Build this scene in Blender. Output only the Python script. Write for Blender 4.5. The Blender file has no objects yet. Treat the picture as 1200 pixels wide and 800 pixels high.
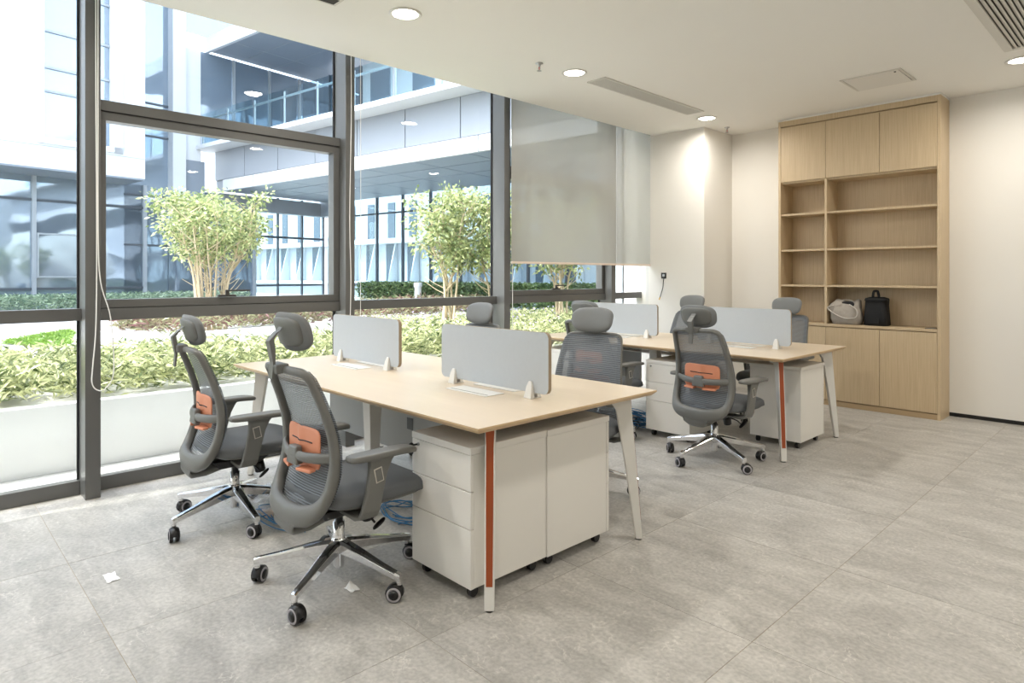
import bpy, bmesh, math, random
import numpy as np
from mathutils import Vector, Matrix
PI = math.pi
S = bpy.context.scene
COL = S.collection

# ------------------------------------------------------------ camera, world, sun, exposure
cam_d = bpy.data.cameras.new('camera')
cam = bpy.data.objects.new('camera', cam_d); COL.objects.link(cam)
cam.location = (0, 0, 1.338)
cam.rotation_euler = (PI/2, 0, math.atan2(785, 749.2))
cam_d.sensor_width = 36; cam_d.lens = 749.2/1200*36
cam_d.shift_y = -77/1200
cam_d.clip_start = 0.05; cam_d.clip_end = 300
S.camera = cam

world = bpy.data.worlds.new('world'); S.world = world; world.use_nodes = True
wn = world.node_tree.nodes; wl = world.node_tree.links
wn.clear()
sky = wn.new('ShaderNodeTexSky'); sky.sky_type = 'NISHITA'
sky.sun_disc = False; sky.sun_elevation = math.radians(58); sky.sun_rotation = math.radians(190)
sky.dust_density = 2.5; sky.air_density = 1.0; sky.ozone_density = 1.0
bg = wn.new('ShaderNodeBackground'); bg.inputs['Strength'].default_value = 0.68
wo = wn.new('ShaderNodeOutputWorld')
hs = wn.new('ShaderNodeHueSaturation'); hs.inputs['Saturation'].default_value = 0.45
wl.new(sky.outputs[0], hs.inputs['Color']); wl.new(hs.outputs[0], bg.inputs[0]); wl.new(bg.outputs[0], wo.inputs[0])

sun_d = bpy.data.lights.new('sun', 'SUN'); sun_d.energy = 2.8; sun_d.angle = math.radians(0.6)
sun_d.color = (1.0, 0.95, 0.86)
sun = bpy.data.objects.new('sun', sun_d); COL.objects.link(sun)
sun.rotation_euler = Vector((-0.12, -0.55, 0.83)).to_track_quat('Z', 'Y').to_euler()

S.view_settings.view_transform = 'Standard'; S.view_settings.look = 'None'
S.view_settings.exposure = 0.80; S.view_settings.gamma = 1.0
S.view_settings.use_curve_mapping = False
LAMP_W = 10.0        # each ceiling downlight

random.seed(7); rng = np.random.default_rng(7)

# ------------------------------------------------------------ materials
M = {}
def srgb(r, g, b):
    f = lambda c: ((c/255)/12.92 if c/255 <= 0.04045 else ((c/255+0.055)/1.055)**2.4)
    return (f(r), f(g), f(b), 1)
def mat(name, col, rough=0.5, metal=0.0, noise=0.0, nscale=20, bump=0.0, bscale=200, stretch=None, spec=0.5, trans=0.0, coat=0.0):
    m = bpy.data.materials.new(name); m.use_nodes = True
    nt = m.node_tree; N = nt.nodes; L = nt.links
    p = N['Principled BSDF']
    p.inputs['Base Color'].default_value = col
    p.inputs['Roughness'].default_value = rough; p.inputs['Metallic'].default_value = metal
    p.inputs['Specular IOR Level'].default_value = spec
    if coat: p.inputs['Coat Weight'].default_value = coat; p.inputs['Coat Roughness'].default_value = 0.15
    tc = N.new('ShaderNodeTexCoord'); mp = N.new('ShaderNodeMapping'); L.new(tc.outputs['Object'], mp.inputs[0])
    if stretch: mp.inputs['Scale'].default_value = stretch
    if noise:
        n = N.new('ShaderNodeTexNoise'); n.inputs['Scale'].default_value = nscale; n.inputs['Detail'].default_value = 5
        L.new(mp.outputs[0], n.inputs['Vector'])
        mx = N.new('ShaderNodeMix'); mx.data_type = 'RGBA'
        mx.inputs[6].default_value = tuple(c*(1-noise) for c in col[:3])+(1,)
        mx.inputs[7].default_value = tuple(min(1, c*(1+noise)) for c in col[:3])+(1,)
        L.new(n.outputs['Fac'], mx.inputs[0]); L.new(mx.outputs[2], p.inputs['Base Color'])
    if bump:
        b = N.new('ShaderNodeTexNoise'); b.inputs['Scale'].default_value = bscale; b.inputs['Detail'].default_value = 3
        L.new(mp.outputs[0], b.inputs['Vector'])
        bn = N.new('ShaderNodeBump'); bn.inputs['Strength'].default_value = bump; bn.inputs['Distance'].default_value = 0.002
        L.new(b.outputs['Fac'], bn.inputs['Height']); L.new(bn.outputs[0], p.inputs['Normal'])
    if trans:
        t = N.new('ShaderNodeBsdfTranslucent'); t.inputs[0].default_value = col
        if noise: L.new(mx.outputs[2], t.inputs[0])
        ms = N.new('ShaderNodeMixShader'); ms.inputs[0].default_value = trans
        L.new(p.outputs[0], ms.inputs[1]); L.new(t.outputs[0], ms.inputs[2]); L.new(ms.outputs[0], N['Material Output'].inputs[0])
    M[name] = m; return m

mat('wall_paint', srgb(236,233,226), 0.85, noise=0.015, nscale=3, bump=0.15, bscale=300)
mat('ceiling_paint', srgb(240,238,232), 0.9, noise=0.01, nscale=2)
mat('frame_grey', srgb(98,98,96), 0.28, 0.15, noise=0.03, nscale=8)
mat('gasket', srgb(30,32,36), 0.7)
mat('desk_wood', srgb(218,201,177), 0.38, noise=0.05, nscale=3, stretch=(1.0,7,7), coat=0.15)
mat('desk_edge', srgb(205,176,136), 0.45)
mat('white_metal', srgb(226,224,218), 0.4, noise=0.01)
mat('pedestal_white', srgb(229,226,219), 0.5, noise=0.01)
mat('seam_dark', srgb(110,108,102), 0.7)
mat('leg_inlay', srgb(156,72,30), 0.42, noise=0.06, nscale=15)
mat('panel_grey', srgb(186,192,197), 0.8, noise=0.03, nscale=60, bump=0.3, bscale=900)
mat('panel_edge', srgb(150,134,112), 0.6)
mat('modesty_grey', srgb(165,165,162), 0.6)
mat('cutout_dark', srgb(96,98,100), 0.7)
mat('chair_plastic', srgb(108,108,104), 0.42, noise=0.03, nscale=30, bump=0.15, bscale=500)
mat('chair_dark', srgb(70,71,70), 0.5)
mat('seat_fabric', srgb(98,101,103), 0.85, noise=0.08, nscale=500, bump=0.5, bscale=700)
mat('head_fabric', srgb(120,122,122), 0.8, noise=0.06, nscale=500, bump=0.4, bscale=700)
mat('orange_pad', srgb(214,140,106), 0.5)
mat('chrome', (0.82,0.82,0.83,1), 0.08, 1.0)
mat('button_trim', srgb(205,200,190), 0.35, 0.6)
mat('black_plastic', srgb(22,22,24), 0.35)
mat('wheel_ring', srgb(176,172,176), 0.5)
mat('cable_blue', srgb(62,124,172), 0.5)
mat('cable_black', srgb(25,25,28), 0.5)
mat('cord_white', srgb(235,235,232), 0.6)
mat('yellow_tip', srgb(222,178,40), 0.5)
mat('rail_pink', srgb(222,205,190), 0.5)
mat('handle_dark', srgb(70,68,66), 0.35, 0.5)
mat('vent_white', srgb(215,212,204), 0.6)
mat('vent_dark', srgb(60,58,54), 0.9)
mat('tote', srgb(168,160,150), 0.95, noise=0.2, nscale=25, bump=0.9, bscale=60)
mat('tote_edge', srgb(205,200,192), 0.9)
mat('bag_black', srgb(14,15,18), 0.75, noise=0.3, nscale=30, bump=0.8, bscale=50)
mat('paper', srgb(240,240,238), 0.8)
mat('plinth_wood', srgb(176,152,118), 0.5)
mat('grout', srgb(178,164,138), 0.95, noise=0.3, nscale=6)
mat('gap_black', srgb(12,12,13), 0.6)
mat('steel', srgb(180,180,180), 0.3, 0.9)
mat('red_glass', srgb(190,30,20), 0.3)
# outdoors
mat('white_cladding', srgb(205,208,212), 0.6, noise=0.02, nscale=1)
mat('panel_joint', srgb(150,156,162), 0.7)
mat('fascia_panel', srgb(146,151,158), 0.5, noise=0.02, nscale=1)
mat('soffit_panel', srgb(132,141,152), 0.4, noise=0.03, nscale=1)
mat('dark_mullion', srgb(78,84,92), 0.4, 0.3)
mat('light_mullion', srgb(160,166,172), 0.4, 0.3)
mat('pavement', srgb(196,194,190), 0.9, noise=0.03, nscale=2)
mat('planter_wall', srgb(240,240,238), 0.85, noise=0.02, nscale=4)
mat('soil', srgb(92,76,56), 1.0, noise=0.3, nscale=30)
mat('bark', srgb(205,186,156), 0.85, noise=0.2, nscale=30)
mat('far_white', srgb(168,172,178), 0.7, noise=0.03, nscale=1)
mat('far_window', srgb(70,82,96), 0.15)
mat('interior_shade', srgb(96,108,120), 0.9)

def leafmat(name, c1, c2, tr=0.45):
    m = bpy.data.materials.new(name); m.use_nodes = True
    N = m.node_tree.nodes; L = m.node_tree.links; p = N['Principled BSDF']
    g = N.new('ShaderNodeNewGeometry'); r = N.new('ShaderNodeValToRGB')
    r.color_ramp.elements[0].color = c1; r.color_ramp.elements[1].color = c2
    L.new(g.outputs['Random Per Island'], r.inputs[0]); L.new(r.outputs[0], p.inputs['Base Color'])
    p.inputs['Roughness'].default_value = 0.35
    t = N.new('ShaderNodeBsdfTranslucent'); L.new(r.outputs[0], t.inputs[0])
    ms = N.new('ShaderNodeMixShader'); ms.inputs[0].default_value = tr
    L.new(p.outputs[0], ms.inputs[1]); L.new(t.outputs[0], ms.inputs[2]); L.new(ms.outputs[0], N['Material Output'].inputs[0])
    M[name] = m
leafmat('leaf_bright', srgb(70,92,44), srgb(242,242,190), 0.35)  # dark end stands in for leaf shadow, pale end for sun highlights
leafmat('leaf_tree', srgb(96,118,70), srgb(214,218,160), 0.35)
leafmat('leaf_red', srgb(112,60,70), srgb(170,176,132), 0.25)
leafmat('leaf_dark', srgb(50,78,48), srgb(128,150,96), 0.25)
leafmat('leaf_blue', srgb(84,112,92), srgb(160,178,150), 0.25)
leafmat('petal', srgb(170,140,220), srgb(225,215,245), 0.3)
leafmat('grass', srgb(90,130,50), srgb(150,180,80), 0.3)

def glassmat(name, tint, ior=1.5, rough=0.0):
    m = bpy.data.materials.new(name); m.use_nodes = True
    N = m.node_tree.nodes; L = m.node_tree.links; N.remove(N['Principled BSDF'])
    t = N.new('ShaderNodeBsdfTransparent'); t.inputs[0].default_value = tint
    g = N.new('ShaderNodeBsdfGlossy'); g.inputs['Roughness'].default_value = rough
    fr = N.new('ShaderNodeFresnel'); fr.inputs[0].default_value = ior
    geo = N.new('ShaderNodeNewGeometry'); k = N.new('ShaderNodeMath'); k.operation = 'SUBTRACT'; k.inputs[0].default_value = 1.0
    L.new(geo.outputs['Backfacing'], k.inputs[1])
    mu = N.new('ShaderNodeMath'); mu.operation = 'MULTIPLY'; L.new(fr.outputs[0], mu.inputs[0]); L.new(k.outputs[0], mu.inputs[1])
    ms = N.new('ShaderNodeMixShader'); L.new(mu.outputs[0], ms.inputs[0])
    L.new(t.outputs[0], ms.inputs[1]); L.new(g.outputs[0], ms.inputs[2]); L.new(ms.outputs[0], N['Material Output'].inputs[0])
    M[name] = m
glassmat('window_glass', (0.93,0.96,0.97,1), 1.35)
glassmat('rail_glass', (0.80,0.90,0.93,1), 1.5)
def facade_glass(name, col, rough=0.04, refl=0.35):
    m = bpy.data.materials.new(name); m.use_nodes = True
    N = m.node_tree.nodes; L = m.node_tree.links; p = N['Principled BSDF']
    p.inputs['Base Color'].default_value = col; p.inputs['Roughness'].default_value = 0.6
    g = N.new('ShaderNodeBsdfGlossy'); g.inputs['Roughness'].default_value = rough
    g.inputs[0].default_value = (0.60,0.70,0.79,1)
    lw = N.new('ShaderNodeFresnel'); lw.inputs[0].default_value = 1.6
    ad = N.new('ShaderNodeMath'); ad.operation = 'ADD'; ad.inputs[1].default_value = refl; ad.use_clamp = True
    L.new(lw.outputs[0], ad.inputs[0])
    tc = N.new('ShaderNodeTexCoord'); n = N.new('ShaderNodeTexNoise'); n.inputs['Scale'].default_value = 0.6
    L.new(tc.outputs['Object'], n.inputs['Vector'])
    b = N.new('ShaderNodeBump'); b.inputs['Strength'].default_value = 0.25; b.inputs['Distance'].default_value = 0.05
    L.new(n.outputs[0], b.inputs['Height']); L.new(b.outputs[0], g.inputs['Normal'])
    ms = N.new('ShaderNodeMixShader'); L.new(ad.outputs[0], ms.inputs[0])
    L.new(p.outputs[0], ms.inputs[1]); L.new(g.outputs[0], ms.inputs[2]); L.new(ms.outputs[0], N['Material Output'].inputs[0])
    M[name] = m
facade_glass('facade_glass', srgb(112,126,140))
facade_glass('facade_glass_dark', srgb(92,104,118), refl=0.25)

def emis(name, col, st):
    m = bpy.data.materials.new(name); m.use_nodes = True
    p = m.node_tree.nodes['Principled BSDF']; p.inputs['Base Color'].default_value = (0.8,0.8,0.8,1)
    p.inputs['Emission Color'].default_value = col; p.inputs['Emission Strength'].default_value = st; M[name] = m
emis('lamp_glow', (1,0.95,0.86,1), 9.0)

def wood_mat():
    m = mat('cabinet_wood', srgb(206,184,150), 0.45)
    N = m.node_tree.nodes; L = m.node_tree.links; p = N['Principled BSDF']
    tc = N.new('ShaderNodeTexCoord'); mp = N.new('ShaderNodeMapping'); mp.inputs['Scale'].default_value = (90,90,1.2)
    L.new(tc.outputs['Object'], mp.inputs[0])
    n = N.new('ShaderNodeTexNoise'); n.inputs['Scale'].default_value = 3; n.inputs['Detail'].default_value = 6
    L.new(mp.outputs[0], n.inputs['Vector'])
    r = N.new('ShaderNodeValToRGB'); r.color_ramp.elements[0].position = 0.3; r.color_ramp.elements[1].position = 0.7
    r.color_ramp.elements[0].color = srgb(190,167,132); r.color_ramp.elements[1].color = srgb(210,189,156)
    L.new(n.outputs[0], r.inputs[0]); L.new(r.outputs[0], p.inputs['Base Color'])
wood_mat()

def floor_mat():
    m = mat('floor_tile', srgb(178,174,166), 0.5)
    N = m.node_tree.nodes; L = m.node_tree.links; p = N['Principled BSDF']
    geo = N.new('ShaderNodeNewGeometry'); oi = N.new('ShaderNodeObjectInfo')
    off = N.new('ShaderNodeVectorMath'); off.operation = 'ADD'
    sc = N.new('ShaderNodeVectorMath'); sc.operation = 'SCALE'; sc.inputs[0].default_value = (37,19,0)
    L.new(oi.outputs['Random'], sc.inputs['Scale']); L.new(geo.outputs['Position'], off.inputs[0]); L.new(sc.outputs[0], off.inputs[1])
    n1 = N.new('ShaderNodeTexNoise'); n1.inputs['Scale'].default_value = 3.2; n1.inputs['Detail'].default_value = 10; n1.inputs['Roughness'].default_value = 0.65
    n1.inputs['Distortion'].default_value = 0.6
    mp = N.new('ShaderNodeMapping'); mp.inputs['Scale'].default_value = (1,2.2,1); L.new(off.outputs[0], mp.inputs[0]); L.new(mp.outputs[0], n1.inputs['Vector'])
    r = N.new('ShaderNodeValToRGB'); r.color_ramp.elements[0].position = 0.36; r.color_ramp.elements[1].position = 0.66
    r.color_ramp.elements[0].color = srgb(160,157,151); r.color_ramp.elements[1].color = srgb(188,185,179)
    L.new(n1.outputs[0], r.inputs[0])
    # pale veins
    v = N.new('ShaderNodeTexVoronoi'); v.feature = 'DISTANCE_TO_EDGE'; v.inputs['Scale'].default_value = 6
    nd = N.new('ShaderNodeTexNoise'); nd.inputs['Scale'].default_value = 3.5; nd.inputs['Detail'].default_value = 6
    L.new(off.outputs[0], nd.inputs['Vector'])
    mxv = N.new('ShaderNodeVectorMath'); mxv.operation = 'ADD'
    s2 = N.new('ShaderNodeVectorMath'); s2.operation = 'SCALE'; s2.inputs['Scale'].default_value = 0.7
    L.new(nd.outputs['Color'], s2.inputs[0]); L.new(off.outputs[0], mxv.inputs[0]); L.new(s2.outputs[0], mxv.inputs[1]); L.new(mxv.outputs[0], v.inputs['Vector'])
    vr = N.new('ShaderNodeValToRGB'); vr.color_ramp.elements[0].color = (1,1,1,1); vr.color_ramp.elements[1].position = 0.018; vr.color_ramp.elements[1].color = (0,0,0,1)
    L.new(v.outputs[0], vr.inputs[0])
    n3 = N.new('ShaderNodeTexNoise'); n3.inputs['Scale'].default_value = 5; L.new(off.outputs[0], n3.inputs['Vector'])
    r3 = N.new('ShaderNodeValToRGB'); r3.color_ramp.elements[0].position = 0.46; r3.color_ramp.elements[1].position = 0.6
    L.new(n3.outputs[0], r3.inputs[0])
    mu = N.new('ShaderNodeMath'); mu.operation = 'MULTIPLY'; L.new(vr.outputs[0], mu.inputs[0]); L.new(r3.outputs[0], mu.inputs[1])
    m3 = N.new('ShaderNodeMath'); m3.operation = 'MULTIPLY'; m3.inputs[1].default_value = 0.8; L.new(mu.outputs[0], m3.inputs[0])
    mx = N.new('ShaderNodeMix'); mx.data_type = 'RGBA'; mx.inputs[7].default_value = srgb(206,202,194)
    L.new(m3.outputs[0], mx.inputs[0]); L.new(r.outputs[0], mx.inputs[6])
    # fine scratches / speckle
    n4 = N.new('ShaderNodeTexNoise'); n4.inputs['Scale'].default_value = 60; n4.inputs['Detail'].default_value = 4
    L.new(off.outputs[0], n4.inputs['Vector'])
    mx2 = N.new('ShaderNodeMix'); mx2.data_type = 'RGBA'; mx2.blend_type = 'OVERLAY'; mx2.inputs[0].default_value = 0.4
    L.new(mx.outputs[2], mx2.inputs[6]); L.new(n4.outputs[0], mx2.inputs[7]); L.new(mx2.outputs[2], p.inputs['Base Color'])
    rr = N.new('ShaderNodeMapRange'); rr.inputs[3].default_value = 0.38; rr.inputs[4].default_value = 0.6
    L.new(n1.outputs[0], rr.inputs[0]); L.new(rr.outputs[0], p.inputs['Roughness'])
    b = N.new('ShaderNodeBump'); b.inputs['Strength'].default_value = 0.2; b.inputs['Distance'].default_value = 0.001
    L.new(n4.outputs[0], b.inputs['Height']); L.new(b.outputs[0], p.inputs['Normal'])
floor_mat()

def screen_cloth(name, col, open_, stripe=None, transl=0.5):
    """woven cloth: see-through between the threads"""
    m = bpy.data.materials.new(name); m.use_nodes = True
    N = m.node_tree.nodes; L = m.node_tree.links; p = N['Principled BSDF']
    p.inputs['Base Color'].default_value = col; p.inputs['Roughness'].default_value = 0.8
    tl = N.new('ShaderNodeBsdfTranslucent'); tl.inputs[0].default_value = col
    a = N.new('ShaderNodeMixShader'); a.inputs[0].default_value = transl
    L.new(p.outputs[0], a.inputs[1]); L.new(tl.outputs[0], a.inputs[2])
    tr = N.new('ShaderNodeBsdfTransparent'); ms = N.new('ShaderNodeMixShader')
    L.new(a.outputs[0], ms.inputs[1]); L.new(tr.outputs[0], ms.inputs[2])
    if stripe:
        tc = N.new('ShaderNodeTexCoord'); w = N.new('ShaderNodeTexWave'); w.bands_direction = 'Z'
        w.inputs['Scale'].default_value = stripe; w.inputs['Distortion'].default_value = 0.4; w.inputs['Detail'].default_value = 0
        L.new(tc.outputs['Object'], w.inputs['Vector'])
        mr = N.new('ShaderNodeMapRange'); mr.inputs[3].default_value = max(0, open_-0.16); mr.inputs[4].default_value = open_+0.2
        L.new(w.outputs['Fac'], mr.inputs[0]); L.new(mr.outputs[0], ms.inputs[0])
        cr = N.new('ShaderNodeMix'); cr.data_type = 'RGBA'; cr.inputs[6].default_value = tuple(c*1.5 for c in col[:3])+(1,); cr.inputs[7].default_value = tuple(c*0.55 for c in col[:3])+(1,)
        L.new(w.outputs['Fac'], cr.inputs[0]); L.new(cr.outputs[2], p.inputs['Base Color']); L.new(cr.outputs[2], tl.inputs[0])
    else: ms.inputs[0].default_value = open_
    L.new(ms.outputs[0], N['Material Output'].inputs[0]); M[name] = m
screen_cloth('chair_mesh', srgb(112,117,122), 0.12, stripe=34, transl=0.10)
screen_cloth('blind_cloth', srgb(196,194,186), 0.24)
glassmat('plastic_film', (0.93,0.93,0.93,1), 1.6, 0.15)

# ------------------------------------------------------------ geometry helpers
class MB:
    def __init__(s): s.v = []; s.f = []; s.m = []; s.smooth = []
    def add(s, vs, fs, mi=0, sm=False):
        o = len(s.v); s.v += [tuple(v) for v in vs]
        for f in fs: s.f.append(tuple(i+o for i in f)); s.m.append(mi); s.smooth.append(sm)
        return s
    def box(s, x0, x1, y0, y1, z0, z1, mi=0):
        vs = [(x,y,z) for x in (x0,x1) for y in (y0,y1) for z in (z0,z1)]
        return s.add(vs, [(0,1,3,2),(4,6,7,5),(0,4,5,1),(2,3,7,6),(0,2,6,4),(1,5,7,3)], mi)
    def hexa(s, bot, top, mi=0):
        n = len(bot)
        fs = [tuple(range(n-1,-1,-1)), tuple(range(n,2*n))]+[(i,(i+1)%n,n+(i+1)%n,n+i) for i in range(n)]
        return s.add(list(bot)+list(top), fs, mi)
    def tube(s, pts, r, n=8, mi=0, closed=False, sec=None, up=(0,0,1)):
        """r: number or list; sec=(a,b) scales along the two section axes"""
        P = [Vector(p) for p in pts]; k = len(P); vs = []; u = Vector(up)
        rs = r if isinstance(r, (list,tuple)) else [r]*k
        prev = None
        for i in range(k):
            if closed: t = P[(i+1)%k]-P[i-1]
            else: t = P[min(i+1,k-1)]-P[max(i-1,0)]
            t.normalize()
            a = (u - t*u.dot(t))
            if a.length < 1e-3: a = prev if prev else t.orthogonal()
            a.normalize(); prev = a; b = t.cross(a)
            rr = rs[i]; ra, rb = (rr if isinstance(rr,(list,tuple)) else (rr,rr))
            for j in range(n):
                th = 2*PI*j/n; vs.append(P[i]+a*ra*math.cos(th)+b*rb*math.sin(th))
        fs = []
        for i in range(k if closed else k-1):
            i2 = (i+1)%k
            for j in range(n): fs.append((i*n+j, i*n+(j+1)%n, i2*n+(j+1)%n, i2*n+j))
        s.add(vs, fs, mi, True)
        if not closed: s.add(vs[:n], [tuple(range(n-1,-1,-1))], mi); s.add(vs[-n:], [tuple(range(n))], mi)
        return s
    def lathe(s, prof, n=24, mi=0, c=(0,0,0), ax='z', sm=True):
        vs = []; k = len(prof)
        for r, h in prof:
            for j in range(n):
                t = 2*PI*j/n; x, y = r*math.cos(t), r*math.sin(t)
                vs.append({'z':(c[0]+x,c[1]+y,c[2]+h),'x':(c[0]+h,c[1]+x,c[2]+y),'y':(c[0]+y,c[1]+h,c[2]+x)}[ax])
        fs = [(i*n+j,i*n+(j+1)%n,(i+1)*n+(j+1)%n,(i+1)*n+j) for i in range(k-1) for j in range(n)]
        s.add(vs, fs, mi, sm)
        s.add(vs[:n], [tuple(range(n-1,-1,-1))], mi); s.add(vs[-n:], [tuple(range(n))], mi); return s
    def loft(s, secs, mi=0, cap=True, sm=True):
        n = len(secs[0]); vs = [p for q in secs for p in q]
        fs = [(i*n+j,i*n+(j+1)%n,(i+1)*n+(j+1)%n,(i+1)*n+j) for i in range(len(secs)-1) for j in range(n)]
        s.add(vs, fs, mi, sm)
        if cap: s.add(secs[0], [tuple(range(n-1,-1,-1))], mi); s.add(secs[-1], [tuple(range(n))], mi)
        return s
    def pillow(s, w, h, t, e=4.0, p=2.6, nr=7, na=40, mi=0, tb=None):
        """superellipse cushion in the XY plane, thickness t up (and tb down)"""
        tb = t if tb is None else tb
        def ring(r, sgn, th):
            out = []
            for j in range(na):
                a = 2*PI*j/na; c, q = math.cos(a), math.sin(a)
                R = (abs(c)**e+abs(q)**e)**(-1/e)
                out.append((w/2*R*c*r, h/2*R*q*r, sgn*th*(max(0,1-r**p))**(1/p)))
            return out
        rs = [math.sin(PI/2*i/nr) for i in range(nr+1)]
        rings = [ring(r, 1, t) for r in rs[1:]]+[ring(r, -1, tb) for r in rs[1:-1][::-1]]
        vs = [(0,0,t)]; fs = []
        for q in rings: vs += q
        k = len(rings)
        for j in range(na): fs.append((0,1+j,1+(j+1)%na))
        for i in range(k-1):
            for j in range(na):
                fs.append((1+i*na+j,1+(i+1)*na+j,1+(i+1)*na+(j+1)%na,1+i*na+(j+1)%na))
        vs.append((0,0,-tb)); c = len(vs)-1
        for j in range(na): fs.append((c,1+(k-1)*na+(j+1)%na,1+(k-1)*na+j))
        return s.add(vs, fs, mi, True)
    def map(s, fn): s.v = [tuple(fn(*v)) for v in s.v]; return s
    def mesh(s, name, mats):
        me = bpy.data.meshes.new(name); me.from_pydata(s.v, [], s.f)
        for m in (mats if isinstance(mats,(list,tuple)) else [mats]): me.materials.append(M[m])
        me.polygons.foreach_set('material_index', s.m); me.polygons.foreach_set('use_smooth', s.smooth)
        bm = bmesh.new(); bm.from_mesh(me); bmesh.ops.recalc_face_normals(bm, faces=bm.faces); bm.to_mesh(me); bm.free()
        me.update(); return me
    def build(s, name, mats, parent=None, loc=None, rot=None, bevel=0, seg=2, sub=0):
        return link(name, s.mesh(name, mats), parent, loc, rot, bevel, seg, sub)

def link(name, me, parent=None, loc=None, rot=None, bevel=0, seg=2, sub=0):
    o = bpy.data.objects.new(name, me); COL.objects.link(o)
    if parent: o.parent = parent
    if loc: o.location = loc
    if rot: o.rotation_euler = rot
    if bevel:
        b = o.modifiers.new('bevel','BEVEL'); b.width = bevel; b.segments = seg; b.limit_method = 'ANGLE'; b.angle_limit = math.radians(40)
    if sub:
        u = o.modifiers.new('sub','SUBSURF'); u.levels = sub; u.render_levels = sub
    return o
def tag(o, label=None, cat=None, group=None, kind=None):
    if label: o['label'] = label
    if cat: o['category'] = cat
    if group: o['group'] = group
    if kind: o['kind'] = kind
    return o
def empty(name, loc=(0,0,0), rz=0, label=None, cat=None, group=None, kind=None):
    o = bpy.data.objects.new(name, None); COL.objects.link(o); o.location = loc; o.rotation_euler = (0,0,rz)
    o.empty_display_size = 0.1
    return tag(o, label, cat, group, kind)
def copy_tree(o, parent=None):
    c = o.copy(); COL.objects.link(c)
    if parent: c.parent = parent
    for ch in list(KIDS.get(o.name, [])) or [k for k in list(o.children)]:
        copy_tree(ch, c)
    return c
KIDS = {}
def bx(name, m, parent, x0, x1, y0, y1, z0, z1, bevel=0):
    """box whose own origin is its centre"""
    c = ((x0+x1)/2,(y0+y1)/2,(z0+z1)/2)
    return MB().box(x0-c[0],x1-c[0],y0-c[1],y1-c[1],z0-c[2],z1-c[2]).build(name, m, parent, loc=c, bevel=bevel)
def catmull(pts, n=6, closed=False):
    P = [Vector(p) for p in pts]; k = len(P); out = []
    for i in range(k if closed else k-1):
        if closed: a,b,c,d = P[i-1],P[i],P[(i+1)%k],P[(i+2)%k]
        else: a,b,c,d = P[max(i-1,0)],P[i],P[i+1],P[min(i+2,k-1)]
        for j in range(n):
            t = j/n
            out.append(0.5*((2*b)+(c-a)*t+(2*a-5*b+4*c-d)*t*t+(3*b-3*c+d-a)*t**3))
    if not closed: out.append(P[-1])
    return out

# ------------------------------------------------------------ room shell
XW = -4.51; ZC = 3.03; YB = 7.25
fl = empty('floor', (0,0,0), kind='structure')
bx('floor_bed', 'grout', fl, -4.70, 3.3, -4.3, 7.4, -0.10, -0.0016)
tx = [-1.085+0.83*k for k in range(-4, 6)]; ty = [0.56+0.845*k for k in range(-6, 9)]
tile_me = {}
def tile(x0, x1, y0, y1):
    g = 0.0011; key = (round(x1-x0,3), round(y1-y0,3)); w, d = key
    if key not in tile_me:
        tile_me[key] = MB().hexa([(-w/2+g,-d/2+g,-0.02),(w/2-g,-d/2+g,-0.02),(w/2-g,d/2-g,-0.02),(-w/2+g,d/2-g,-0.02)],
                                 [(-w/2+g,-d/2+g,0),(w/2-g,-d/2+g,0),(w/2-g,d/2-g,0),(-w/2+g,d/2-g,0)]).mesh('tile','floor_tile')
    o = link('tile', tile_me[key], fl, loc=((x0+x1)/2,(y0+y1)/2,random.uniform(-0.0004,0)))
xs = [-4.66, -4.40]+[-1.085+0.83*k for k in range(-3, 6)]
for i in range(len(xs)-1):
    for j in range(len(ty)):
        y1 = min(ty[j]+0.845, YB)
        if y1-ty[j] > 0.02: tile(xs[i], xs[i+1], ty[j], y1)
# walls
def struct(name, m, *b):
    o = bx(name, m, None, *b); o['kind'] = 'structure'; return o
struct('wall_back', 'wall_paint', -4.7, 3.25, YB, YB+0.2, 0.0, 3.45)
struct('wall_right', 'wall_paint', 3.05, 3.25, -4.3, YB, 0.0, 3.45)
struct('wall_front', 'wall_paint', -4.7, 3.25, -4.5, -4.3, 0.0, 3.45)
struct('wall_column', 'wall_paint', -4.5, -3.75, 6.60, YB, 0.0, 3.03)
o = struct('wall_left_return', 'wall_paint', -4.95, -4.5, 6.72, YB+0.2, 0.0, 3.45)
struct('ceiling', 'ceiling_paint', -4.42, 3.25, -4.5, YB+0.2, ZC, ZC+0.3)
struct('ceiling_pocket', 'ceiling_paint', -4.8, -4.42, -4.5, YB+0.2, 3.40, 3.50)
g = MB().box(-1.535,3.05,YB-0.004,YB+0.001,0.0,0.035).build('base_gap_back','gap_black'); g['kind'] = 'structure'  # black strip standing in for the dark open gap where baseboard is missing
bx('tile_edging','plinth_wood',g,-0.94+0.0,1.5,YB-0.03,YB-0.006,0.0,0.004)

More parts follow.
